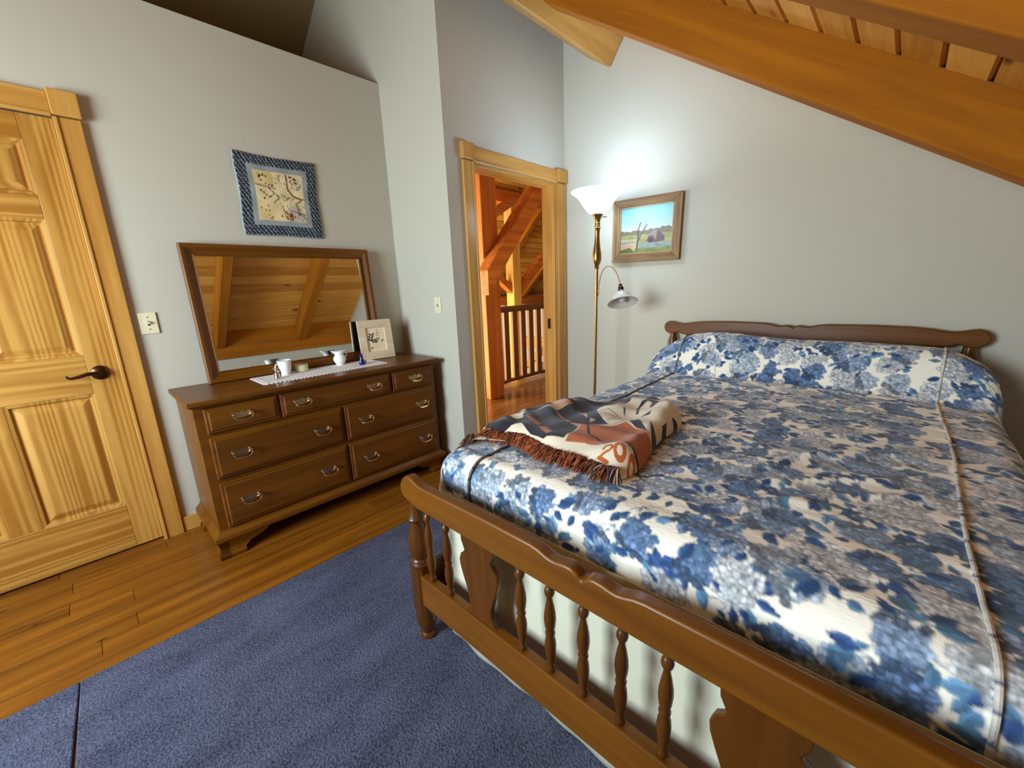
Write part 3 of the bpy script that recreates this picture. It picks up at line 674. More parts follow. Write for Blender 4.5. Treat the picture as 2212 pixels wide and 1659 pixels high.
def make_blanket():
    # closed smooth outline (Catmull-Rom) filled by rings around the middle
    K = np.array(BLK); n_ = len(K); cr = []
    for i_ in range(n_):
        p0, p1, p2, p3 = K[i_-1], K[i_], K[(i_+1) % n_], K[(i_+2) % n_]
        for t_ in np.linspace(0, 1, 30, endpoint=False):
            cr.append(.5*((2*p1)+(-p0+p2)*t_+(2*p0-5*p1+4*p2-p3)*t_**2+(-p0+3*p1-3*p2+p3)*t_**3))
    cr = np.array(cr+[cr[0]]); mid = np.array([1.26, .83])
    rad = np.r_[np.linspace(.004, .86, 130), np.linspace(.866, 1.0, 34)]
    XX = mid[0]+(cr[None, :, 0]-mid[0])*rad[:, None]; YY = mid[1]+(cr[None, :, 1]-mid[1])*rad[:, None]
    Z, d = blanket_z(XX, YY, cr[:-1:3])
    # woven picture, laid out in metres on the cloth
    cream = np.array(lin(228, 215, 190)[:3]); black = np.array(lin(40, 36, 46)[:3]); rust = np.array(lin(176, 98, 56)[:3]); tan = np.array(lin(198, 152, 118)[:3])
    col = np.tile(cream, XX.shape+(1,)).astype(float)
    sp = np.random.default_rng(3).uniform(.6, 1.35, XX.shape)[..., None]
    dark = [[(1.015,1.132),(1.074,1.16),(1.121,1.168),(1.149,1.129),(1.118,1.059),(1.101,1.029),(1.114,1.011),(1.168,1.06),(1.202,1.072),(1.166,1.121),(1.22,1.123),(1.278,1.132),(1.336,1.127),(1.379,1.111),(1.409,1.113),(1.473,1.108),(1.491,1.092),(1.485,1.063),(1.545,1.035),(1.559,0.976),(1.577,0.858),(1.59,0.787),(1.485,0.756),(1.426,0.764),(1.379,0.785),(1.387,0.832),(1.362,0.837),(1.296,0.791),(1.255,0.747),(1.227,0.705),(1.175,0.763),(1.125,0.764),(1.065,0.753),(1.018,0.748),(1.012,0.792),(1.011,0.813),(1.004,0.823),(1.014,0.859),(1.02,0.892),(1.055,0.968),(1.029,0.991),(0.995,1.013),(0.996,1.058),(1.013,1.11)]]
    dark += [[(1.28,0.656),(1.3,0.641),(1.319,0.639),(1.3,0.618),(1.251,0.578),(1.214,0.538),(1.236,0.566),(1.249,0.611)], [(1.33,0.601),(1.289,0.568),(1.236,0.529),(1.18,0.502),(1.156,0.508),(1.204,0.534),(1.256,0.56)], [(1.379,0.558),(1.338,0.557),(1.267,0.526),(1.187,0.501),(1.245,0.508),(1.316,0.532)], [(1.371,0.523),(1.356,0.533),(1.253,0.507),(1.316,0.512)], [(1.436,0.564),(1.452,0.549),(1.403,0.514),(1.343,0.497),(1.384,0.529)]]
    dark += [[(1.525,0.739),(1.603,0.726),(1.639,0.701),(1.6,0.681),(1.576,0.708)], [(1.373,0.674),(1.439,0.704),(1.504,0.715),(1.556,0.704),(1.58,0.678),(1.555,0.659),(1.516,0.654),(1.464,0.656),(1.474,0.669),(1.52,0.677),(1.527,0.699),(1.462,0.7),(1.378,0.667)], [(1.58,0.662),(1.593,0.652),(1.55,0.643)], [(1.402,0.741),(1.406,0.735),(1.337,0.698),(1.36,0.718)], [(1.339,0.646),(1.369,0.642),(1.407,0.628),(1.368,0.619),(1.362,0.633)]]
    for p in dark: col[inpoly(XX, YY, p)] = black
    m = inpoly(XX, YY, [(1.149,1.129),(1.168,1.104),(1.161,1.07),(1.12,1.017),(1.102,1.034),(1.129,1.085)]); col[m] = cream
    m = inpoly(XX, YY, [(1.195,1.111),(1.234,1.104),(1.204,1.084)]); col[m] = cream*1.1
    for p in ([(1.137,1.019),(1.13,0.977),(1.114,0.936),(1.09,0.898),(1.066,0.902),(1.092,0.954)], [(1.061,0.892),(1.075,0.863),(1.036,0.81),(1.021,0.82)]):
        m = inpoly(XX, YY, p); col[m] = (rust*sp)[m]
    for p in ([(1.242,1.093),(1.248,1.053),(1.266,1.028),(1.3,1.028),(1.361,1.048),(1.383,1.114),(1.408,1.098),(1.394,1.045),(1.369,0.98),(1.349,0.944),(1.324,0.948),(1.252,0.959),(1.261,0.997),(1.234,1.042)], [(1.252,0.959),(1.233,0.916),(1.181,0.846),(1.154,0.813),(1.144,0.826),(1.185,0.878)], [(1.488,1.087),(1.428,1.015),(1.409,0.956),(1.396,0.967),(1.415,1.016)], [(1.334,0.905),(1.297,0.857),(1.255,0.809),(1.239,0.805),(1.286,0.858)], [(1.144,0.814),(1.169,0.759),(1.125,0.764)], [(1.474,0.874),(1.458,0.84),(1.475,0.809),(1.457,0.765),(1.434,0.767),(1.434,0.826)], [(1.332,0.908),(1.301,0.851),(1.249,0.804),(1.28,0.852)], [(1.241,0.79),(1.235,0.762),(1.21,0.773)]):
        m = inpoly(XX, YY, p); col[m] = (tan*sp)[m]
    m = inpoly(XX, YY, [(1.008,0.734),(1.047,0.747),(1.135,0.761),(1.181,0.765),(1.185,0.716),(1.207,0.687),(1.269,0.659),(1.242,0.61),(1.238,0.574),(1.193,0.529),(1.165,0.513),(1.097,0.495),(1.01,0.476),(1.068,0.532),(1.064,0.561),(1.035,0.598),(1.023,0.63),(1.028,0.673)]); col[m] = (rust*1.1*sp)[m]
    for pts, w_ in (([(1.182,0.764),(1.091,0.699),(1.079,0.66),(1.048,0.614),(1.064,0.561),(1.062,0.525),(1.015,0.476)], 2.6), ([(1.311,0.771),(1.304,0.729),(1.317,0.706)], 1.0), ([(1.256,0.728),(1.309,0.698)], 1.0), ([(1.327,0.802),(1.353,0.779),(1.322,0.718)], 1.0), ([(1.231,0.688),(1.273,0.671)], 1.0)):
        m = near_line(XX, YY, pts, w_*.0017); col[m] = black
    # the woven digits 200
    orange = np.array(lin(190, 96, 40)[:3])
    for o_, i_ in [([(1.015,0.524),(1.008,0.522),(1.002,0.521),(0.996,0.521),(0.991,0.523),(0.988,0.525),(0.986,0.529),(0.986,0.533),(0.987,0.538),(0.989,0.543),(0.993,0.549),(0.998,0.554),(1.004,0.559),(1.011,0.564),(1.018,0.567),(1.026,0.57),(1.032,0.571),(1.038,0.571),(1.043,0.569),(1.047,0.567),(1.049,0.563),(1.049,0.558),(1.048,0.553),(1.045,0.547),(1.041,0.542),(1.035,0.536),(1.029,0.531),(1.022,0.527)],[(1.016,0.536),(1.013,0.535),(1.01,0.534),(1.007,0.534),(1.005,0.535),(1.004,0.536),(1.003,0.538),(1.003,0.54),(1.003,0.542),(1.004,0.544),(1.006,0.547),(1.008,0.549),(1.011,0.552),(1.014,0.554),(1.017,0.555),(1.021,0.556),(1.024,0.557),(1.026,0.557),(1.029,0.556),(1.03,0.555),(1.031,0.553),(1.031,0.551),(1.031,0.549),(1.029,0.546),(1.028,0.544),(1.025,0.541),(1.022,0.539),(1.019,0.537)]),([(0.998,0.487),(0.988,0.484),(0.979,0.482),(0.972,0.48),(0.965,0.48),(0.96,0.48),(0.958,0.482),(0.957,0.484),(0.958,0.487),(0.961,0.49),(0.966,0.494),(0.973,0.499),(0.981,0.503),(0.99,0.507),(0.999,0.511),(1.009,0.514),(1.018,0.517),(1.027,0.519),(1.034,0.519),(1.039,0.519),(1.042,0.518),(1.043,0.515),(1.042,0.512),(1.038,0.508),(1.033,0.504),(1.025,0.5),(1.017,0.495),(1.007,0.491)],[(0.998,0.494),(0.994,0.493),(0.99,0.492),(0.987,0.491),(0.984,0.491),(0.982,0.491),(0.981,0.492),(0.981,0.492),(0.981,0.494),(0.982,0.495),(0.985,0.497),(0.987,0.499),(0.991,0.501),(0.995,0.502),(0.999,0.504),(1.003,0.505),(1.007,0.506),(1.01,0.507),(1.013,0.507),(1.015,0.507),(1.017,0.507),(1.017,0.506),(1.016,0.504),(1.015,0.503),(1.013,0.501),(1.01,0.499),(1.006,0.497),(1.002,0.496)])]:
        col[inpoly(XX, YY, o_) & ~inpoly(XX, YY, i_)] = orange
    col[near_line(XX, YY, [(1.007, 0.594), (1.021, 0.592), (1.027, 0.58), (1.02, 0.57), (1.007, 0.573), (0.996, 0.583), (0.981, 0.594)], .0042)] = orange; col[near_line(XX, YY, [(0.981, 0.594), (0.973, 0.562)], .0055)] = orange
    C0 = (1.2, .8, .72)
    P = np.stack([XX-C0[0], YY-C0[1], Z-C0[2]], -1)
    BM = painted('woven_cotton', .95, .5, 420.0, sheen=.2, spec=.15)
    root = thing('throw_blanket', 'fringed woven throw in black, rust and cream tiger stripes folded on the bed', 'blanket', C0)
    cl = grid_mesh('cloth', P, col, BM, root)
    # under layer peeping out at the front corner
    xs = np.linspace(.855, 1.03, 70); ys = np.linspace(.90, 1.145, 90); UX, UY = np.meshgrid(xs, ys)
    uz = .694+.026*np.clip(1-((UY-.40)/.80)**2, 0, 1)-np.where(UX < .86, ((.86-UX)**2)/(2*RC), 0)-np.where(UY > IY1, ((UY-IY1)**2)/(2*RC), 0)+.019
    uc = np.tile(cream, UX.shape+(1,)).astype(float)
    uc[inpoly(UX, UY, [(0.898,1.038),(0.93,1.066),(0.94,1.043),(0.965,1.063),(1.019,0.992),(0.964,0.916),(0.938,0.939),(0.891,1.01)])] = black
    for p in ([(0.956,1.053),(0.964,1.022),(0.972,0.972),(0.961,0.919),(0.958,0.971),(0.939,1.015)], [(0.909,1.043),(0.92,1.029),(0.944,0.989),(0.947,0.947),(0.925,0.989),(0.907,1.022)]): uc[inpoly(UX, UY, p)] = cream*1.08
    edge = UX > .895+(1.139-UY)*.42+.015*smooth(1.11, 1.145, UY)
    idx = np.full(UX.shape, -1); idx[edge] = np.arange(edge.sum())
    f = np.stack([idx[:-1, :-1], idx[:-1, 1:], idx[1:, 1:], idx[1:, :-1]], -1).reshape(-1, 4); f = f[(f >= 0).all(1)]
    P2 = np.stack([UX-C0[0], UY-C0[1], uz-C0[2]], -1)
    me = bpy.data.meshes.new('under_layer'); me.from_pydata(P2[edge].tolist(), [], f.tolist()); me.polygons.foreach_set('use_smooth', [True]*len(me.polygons))
    set_paint(me, uc[edge]); me.materials.append(BM); link('under_layer', me, root)
    # fringe
    r = np.random.default_rng(5); m = MB(); cols = []
    path = [(.965, 1.168), (.925, 1.150), (.928, 1.10), (1.03, 1.17), (1.008, 1.15), (1.012, 1.12), (.987, 1.045), (1.005, .97), (1.010, .92), (.985, .84), (.959, .76), (.965, .69), (.958, .62), (.945, .555), (.955, .518)]
    seg = [math.hypot(q[0]-p[0], q[1]-p[1]) for p, q in zip(path[:-1], path[1:])]; tot = sum(seg)
    def at(s):
        for (p, q), L in zip(zip(path[:-1], path[1:]), seg):
            if s <= L: t = s/L; return (p[0]+(q[0]-p[0])*t, p[1]+(q[1]-p[1])*t), ((q[0]-p[0])/L, (q[1]-p[1])/L)
            s -= L
        return path[-1], (0, -1)
    def bedz(x, y_):
        z = .694+.026*max(0, 1-((y_-.40)/.80)**2)
        if x < .86: z -= min(.07, (.86-x)**2/(2*RC))
        if y_ > IY1: z -= min(.07, (y_-IY1)**2/(2*RC))
        return z
    for k in range(900):
        s = r.uniform(0, tot)
        if sum(seg[:2]) < s < sum(seg[:3]): continue
        (x, y_), (tx, ty) = at(s); nx_, ny_ = ty, -tx
        low = s < sum(seg[:2])
        if nx_ > 0: nx_, ny_ = -nx_, -ny_
        L = r.uniform(.032, .060); sk = r.normal(0, .35); hh = r.uniform(.006, .026)
        x += .012; pts = []
        for q in range(5):
            t = q/4; qx, qy = x+nx_*L*t+tx*sk*L*t, y_+ny_*L*t+ty*sk*L*t
            pts.append((qx-C0[0], qy-C0[1], bedz(qx, qy)+.008+hh*math.sin(PI*min(1, .25+t*.75))+.010*(1-t)-C0[2]))
        n0 = len(m.v); m.tube(pts, .0021, 4, [1, 1, 1, .9, .6])
        endy = (y_ < .60) or low
        c = np.array(lin(*[(150, 74, 34), (120, 56, 24), (96, 44, 22), (170, 90, 44)][r.integers(0, 4)])[:3])
        if endy and r.random() < .55: c = np.array(lin(*[(60, 48, 44), (180, 150, 128), (90, 66, 54)][r.integers(0, 3)])[:3])
        cols += [c]*(len(m.v)-n0)
    me = bpy.data.meshes.new('fringe'); me.from_pydata(m.v, [], m.f); me.polygons.foreach_set('use_smooth', [True]*len(me.polygons)); set_paint(me, np.array(cols)); me.materials.append(BM)
    fo = link('fringe', me, root); fo['kind'] = 'stuff'
make_blanket()

# ------------------------------------------------------------------ dresser
Q0 = (.953, 2.50, 0)
dz = thing('dresser', 'seven-drawer brown maple dresser with brass bail pulls against the left wall', 'dresser', Q0)
BX0, BX1, BF, BB = .285, 1.622, 2.292, 2.742
MB().box(BX0, BX1, BF, BB, .115, .782).build('body', DRESS['x'], dz, off=Q0, bevel=.002)
m = MB().box(.262, 1.645, 2.256, 2.746, .786, .809); m.box(.270, 1.637, 2.264, 2.746, .777, .786)
m.build('top', DRESS['x'], dz, off=Q0, bevel=.006, seg=3)
def skew_ring(x0, x1, y0, y1, zs):
    m = MB(); vs = []; fs = []
    for z, e in zs: vs += [(x0-e, y0-e, z), (x1+e, y0-e, z), (x1+e, y1, z), (x0-e, y1, z)]
    for i in range(len(zs)-1):
        for k in range(4): fs.append((i*4+k, i*4+(k+1) % 4, i*4+4+(k+1) % 4, i*4+4+k))
    fs.append((0, 1, 2, 3)); e = (len(zs)-1)*4; fs.append((e, e+1, e+2, e+3)); m.add(vs, fs); return m
skew_ring(BX0, BX1, BF, BB, [(.148, .002), (.140, .006), (.130, .018), (.120, .026), (.102, .028), (.097, .024), (.094, .024)]).build('base_molding', DRESS['x'], dz, off=Q0)
def foot(cx, cy, sx, sy):
    """ogee bracket foot: two wings meeting at the corner (cx, cy)"""
    m = MB()
    out = [(0, .0965), (.225, .0965), (.222, .075), (.19, .067), (.145, .055), (.12, .040), (.112, .028), (.112, .0), (.0, .0)]
    prof = [(.0965, .0), (.086, .001), (.070, .006), (.050, .010), (.032, .007), (.018, .000), (.0, .002)]
    # front wing as stacked slabs following the ogee
    for (z1, d1), (z0, d0) in zip(prof[:-1], prof[1:]):
        def wid(z):
            for (xa, za), (xb, zb) in zip(out[1:-2], out[2:-1]):
                if zb <= z <= za: return xa+(xb-xa)*((za-z)/(za-zb+1e-9))
            return .112
        w1, w0 = wid(z1), wid(z0)
        vs = []
        for z, dd, w_ in ((z1, d1, w1), (z0, d0, w0)):
            vs += [(cx+sx*dd, cy+sy*dd, z), (cx+sx*w_, cy+sy*dd, z), (cx+sx*w_, cy+sy*.045, z), (cx+sx*dd, cy+sy*.045, z)]
        m.add(vs, [(0,1,2,3),(4,7,6,5),(0,4,5,1),(1,5,6,2),(2,6,7,3),(3,7,4,0)])
        vs = []
        for z, dd, w_ in ((z1, d1, w1*.7), (z0, d0, w0*.7)):
            vs += [(cx+sx*dd, cy+sy*dd, z), (cx+sx*.045, cy+sy*dd, z), (cx+sx*.045, cy+sy*w_, z), (cx+sx*dd, cy+sy*w_, z)]
        m.add(vs, [(0,1,2,3),(4,7,6,5),(0,4,5,1),(1,5,6,2),(2,6,7,3),(3,7,4,0)])
    return m
for cx, cy, sx, sy in ((BX0-.022, BF-.022, 1, 1), (BX1+.022, BF-.022, -1, 1), (BX0-.022, BB, 1, -1), (BX1+.022, BB, -1, -1)):
    foot(cx, cy, sx, sy).build('bracket_foot', DRESS['x'], dz, off=Q0)
def pull_mesh():
    m = MB()
    half = [(0, .021), (.008, .019), (.012, .012), (.020, .016), (.028, .015), (.034, .020), (.041, .018), (.046, .010), (.050, .004), (.047, -.004), (.040, -.008), (.030, -.006), (.024, -.012), (.014, -.018), (.006, -.020), (0, -.022)]
    out = half+[(-x, z) for x, z in half[::-1][1:-1]]
    m.prism(out, 'y', -.0025, 0)
    for s in (-1, 1):
        m.lathe([(.0075, 0), (.006, .004), (.0045, .010), (.0065, .015), (.0075, .020), (.005, .025), (0.0005, .026)], (s*.037, -.002, .008), 12, (0, -1, 0))
    pts = [(-.044, -.018, .012), (-.043, -.020, .004), (-.040, -.023, -.006), (-.033, -.026, -.016), (-.020, -.028, -.021), (0, -.029, -.022), (.020, -.028, -.021), (.033, -.026, -.016), (.040, -.023, -.006), (.043, -.020, .004), (.044, -.018, .012)]
    m.tube(pts, .0033, 8, [1.5, .8, .8, 1, 1.2, 1.3, 1.2, 1, .8, .8, 1.5])
    return m
PULLO = None
def drawer(x0, x1, z0, z1, hxs):
    global PULLO
    m = MB(); prof = [(0, 0), (0, -.012), (.004, -.016), (.014, -.0165), (.018, -.021), (.019, -.022)]
    loops = []
    for d, e in prof: loops += [(x0+d, BF+e, z0+d), (x1-d, BF+e, z0+d), (x1-d, BF+e, z1-d), (x0+d, BF+e, z1-d)]
    fs = [(0,1,2,3)]
    for i in range(len(prof)-1):
        for k in range(4): fs.append((i*4+k, i*4+(k+1) % 4, i*4+4+(k+1) % 4, i*4+4+k))
    e = (len(prof)-1)*4; fs.append((e, e+1, e+2, e+3)); m.add(loops, fs)
    c = ((x0+x1)/2, BF, (z0+z1)/2)
    d = m.build('drawer', DRESS['x'], dz, off=c); d.location = (c[0]-Q0[0], c[1]-Q0[1], c[2]-Q0[2])
    for hx_ in hxs:
        if PULLO is None: PULLO = pull_mesh().build('pull', PULLM, d); o = PULLO
        else: o = dup(PULLO, parent=d)
        o.location = (hx_-c[0], -.022, .004)
    return d
drawer(.322, .632, .642, .766, (.469,)); drawer(.646, 1.280, .642, .766, (.748, 1.164)); drawer(1.296, 1.600, .642, .766, (1.456,))
drawer(.322, .953, .413, .624, (.437, .828)); drawer(.968, 1.600, .413, .624, (1.087, 1.489))
drawer(.322, .953, .158, .390, (.437, .832)); drawer(.968, 1.600, .158, .390, (1.090, 1.492))

# ---- mirror standing on the dresser
tilt = R(4.3); MC = (.945, 2.690, .8095)
mr = thing('dresser_mirror', 'wide mirror in a moulded maple frame standing on the dresser', 'mirror', MC)
mr.rotation_euler = (-tilt, 0, 0)
MW, MH, FWD = .515, .735, .060
prof = [(0, .0), (0, -.030), (.006, -.036), (.020, -.034), (.038, -.020), (.052, -.016), (.058, -.022), (FWD, -.022), (FWD, -.006)]
sides = {'top': [(-MW, MH), (MW, MH)], 'right': [(MW, MH), (MW, 0)], 'bottom': [(MW, 0), (-MW, 0)], 'left': [(-MW, 0), (-MW, MH)]}
for nm, (p, q) in sides.items():
    vs = []; fs = []
    for (X_, Z_) in (p, q):
        sx = -1 if X_ < 0 else 1; sz = 1 if Z_ > .1 else -1
        for d, e in prof: vs.append((X_-sx*d, e, Z_-sz*d))
    k = len(prof)
    for i in range(k-1): fs.append((i, i+1, k+i+1, k+i))
    fs.append((k-1, 0, k, 2*k-1)); fs.append(tuple(range(k))); fs.append(tuple(range(2*k-1, k-1, -1)))
    MB().add(vs, fs).build('frame_rail', DRESS['x' if nm in ('top', 'bottom') else 'z'], mr)
GL = plain('mirror_glass', (0.86, 0.87, 0.85, 1), 0.015, 1.0)
MB().box(-MW+FWD-.006, MW-FWD+.006, -.010, -.006, FWD-.006, MH-FWD+.006).build('glass', GL, mr)
MB().box(-MW+.02, MW-.02, -.005, .0, .02, MH-.02).build('backing', DARKP, mr)

# ---- lace runner
def runner():
    L0, L1, y0, y1 = .622, 1.336, 2.388, 2.640
    per = 2*((L1-L0)+(y1-y0)); m = MB(); n = 420; out = []
    for i in range(n):
        s = per*i/n
        if s < L1-L0: p, nn = (L0+s, y0), (0, -1)
        elif s < L1-L0+y1-y0: p, nn = (L1, y0+s-(L1-L0)), (1, 0)
        elif s < 2*(L1-L0)+y1-y0: p, nn = (L1-(s-(L1-L0)-(y1-y0)), y1), (0, 1)
        else: p, nn = (L0, y1-(s-2*(L1-L0)-(y1-y0))), (-1, 0)
        w_ = .010*abs(math.sin(s*PI/.021)); out.append((p[0]+nn[0]*w_+(.012 if p[1] > 2.5 else 0)*0, p[1]+nn[1]*w_))
    m.prism(out, 'z', .8095, .8118)
    o = m.build('table_runner', plain('lace_white', lin(236, 230, 226), .95, bump=.8, bscale=350))
    inner = MB()
    for d in (.012, .018): inner.box(L0+d, L1-d, y0+d, y0+d+.003, .8118, .8126).box(L0+d, L1-d, y1-d-.003, y1-d, .8118, .8126).box(L0+d, L0+d+.003, y0+d, y1-d, .8118, .8126).box(L1-d-.003, L1-d, y0+d, y1-d, .8118, .8126)
    inner.build('stitched_hem', plain('hem_white', lin(226, 216, 212), .95), o)
    tag(o, 'white lace-edged cloth runner laid along the dresser top', 'runner')
runner()
ZT = .8127
# ---- trinkets
def cup():
    c = (.785, 2.575, ZT); t = thing('cup', 'white porcelain cup with a loop handle on the lace runner', 'cup', c)
    pr = [(.0, .0), (.022, .0), (.024, .003), (.023, .006), (.029, .02), (.034, .045), (.0355, .068), (.0385, .083), (.0375, .084), (.0345, .068), (.032, .045), (.026, .018), (.0, .010)]
    MB().lathe(pr, (0, 0, 0), 28, close=False).build('bowl', WHITE, t)
    MB().tube([(-.033, -.006, .066), (-.046, -.010, .068), (-.054, -.012, .056), (-.052, -.012, .038), (-.042, -.009, .027), (-.031, -.006, .026)], .0034, 8).build('handle', WHITE, t)
    MB().lathe([(.0386, .0825), (.0392, .084), (.0386, .0855)], (0, 0, 0), 28, close=False).build('gilt_rim', plain('grey_rim', lin(150, 158, 162), .3), t)
cup()
def silver():
    c = (.712, 2.490, ZT); t = thing('silver_figurine', 'tiny polished silver figurine with flared ears in front of the white cup', 'figurine', c)
    MB().lathe([(.0, 0), (.015, 0), (.0165, .003), (.014, .010), (.012, .018), (.0135, .026), (.011, .034), (.007, .039), (.0085, .044), (.0095, .050), (.006, .056), (.0, .057)], (0, 0, 0), 20, close=False).build('body', SILVER, t)
    for s in (-1, 1):
        MB().add([(s*.002, -.004, .052), (s*.010, .003, .050), (s*.020, -.003, .066), (s*.002, .004, .054)], [(0, 1, 2), (1, 3, 2), (3, 0, 2), (0, 3, 1)]).build('ear', SILVER, t)
    MB().tube([(.012, .004, .004), (.020, .006, .010), (.024, .008, .024), (.022, .008, .040), (.017, .006, .052), (.013, .005, .046)], .0026, 8).build('tail', BRONZE, t)
silver()
def candle():
    c = (.885, 2.600, ZT); t = thing('candle', 'squat pale green candle in a glass tumbler on the lace runner', 'candle', c)
    gm, nt, b = nodes('thin_glass'); b.inputs['Base Color'].default_value = (.95, 1, .85, 1); b.inputs['Roughness'].default_value = .05; b.inputs['Alpha'].default_value = .22
    MB().lathe([(.034, .0), (.036, .002), (.037, .042), (.0365, .044), (.0352, .043), (.0352, .004), (.034, .003)], (0, 0, 0), 28).build('glass', gm, t)
    MB().lathe([(.0345, .004), (.0347, .034), (.032, .036), (.002, .034)], (0, 0, 0), 24).build('wax', plain('green_wax', lin(214, 216, 150), .5), t)
    MB().tube([(0, 0, .033), (.001, 0, .040)], .0012, 6).build('wick', DARKP, t)
candle()
def jug():
    c = (1.122, 2.600, ZT); t = thing('cream_jug', 'small white porcelain jug with a leaf motif near the mirror', 'jug', c)
    n = 28; pr = [(.0, 0), (.020, 0), (.023, .003), (.022, .008), (.031, .020), (.037, .034), (.036, .046), (.028, .058), (.024, .066), (.026, .078), (.033, .090)]
    m = MB(); vs = []; fs = []
    for i, (r_, z) in enumerate(pr):
        for k in range(n):
            a = 2*PI*k/n; k_ = max(0, (z-.066)/.024); sp = 1+.55*k_*max(0, math.cos(a-PI))**6; lift = .006*k_*(max(0, math.cos(a-PI))**6)
            vs.append((r_*sp*math.cos(a), r_*sp*math.sin(a), z+lift))
    for i in range(len(pr)-1):
        for k in range(n): fs.append((i*n+k, i*n+(k+1) % n, (i+1)*n+(k+1) % n, (i+1)*n+k))
    m.add(vs, fs, True); o = m.build('body', WHITE, t); sd = o.modifiers.new('wall', 'SOLIDIFY'); sd.thickness = .0022; sd.offset = -1
    MB().tube([(.027, 0, .082), (.040, 0, .090), (.048, 0, .082), (.049, 0, .066), (.042, 0, .052), (.033, 0, .048)], .0034, 8).build('handle', WHITE, t)
    for (cx, cz, an) in ((-.010, .044, .5), (-.002, .040, -.4), (-.016, .038, 1.4)):
        pts = []
        for k in range(9):
            q = k/8; w_ = .0048*math.sin(PI*q); pts.append((q*.016, w_))
        for k in range(7, 0, -1):
            q = k/8; pts.append((q*.016, -.0048*math.sin(PI*q)))
        vs = []
        for u, v in pts:
            x = cx+u*math.cos(an)-v*math.sin(an); z = cz+u*math.sin(an)+v*math.cos(an)
            rr = np.interp(z, [p[1] for p in pr[1:]], [p[0] for p in pr[1:]])+.0008; vs.append((x, -math.sqrt(max(rr*rr-x*x, 1e-6)), z))
        MB().add(vs, [tuple(range(len(vs)))]).build('leaf_motif', plain('leaf_green', lin(70, 110, 96), .3), t)
jug()
def bluecat():
    c = (1.208, 2.475, ZT); t = thing('cat_figurine', 'tiny cobalt blue glass cat on the right part of the lace runner', 'figurine', c)
    gm, nt, b = nodes('cobalt_glass'); b.inputs['Base Color'].default_value = lin(20, 24, 130); b.inputs['Roughness'].default_value = .06; b.inputs['Transmission Weight'].default_value = .35
    m = MB(); prf = [(.0, 0), (.017, 0), (.019, .004), (.0185, .014), (.015, .026), (.011, .038), (.009, .046), (.0, .050)]
    m.lathe(prf, (0, 0, 0), 20, close=False); m.build('body', gm, t)
    MB().ball((-.003, -.002, .056), .0125, .0115, .0115).build('head', gm, t)
    for s in (-1, 1):
        MB().add([(s*.004-.003, -.005, .063), (s*.012-.003, -.002, .062), (s*.010-.003, -.004, .077), (s*.007-.003, .003, .063)], [(0, 1, 2), (1, 3, 2), (3, 0, 2), (0, 3, 1)]).build('ear', gm, t)
    MB().tube([(.012, .0, .005), (.022, .002, .006), (.028, .003, .014), (.027, .003, .023), (.022, .002, .027)], .0035, 8, [1, 1, 1, .9, .6]).build('tail', gm, t)
    for s in (-1, 1): MB().lathe([(.004, 0), (.0042, .02), (.003, .03)], (s*.006-.004, -.013, 0), 8).build('paw', gm, t)
bluecat()

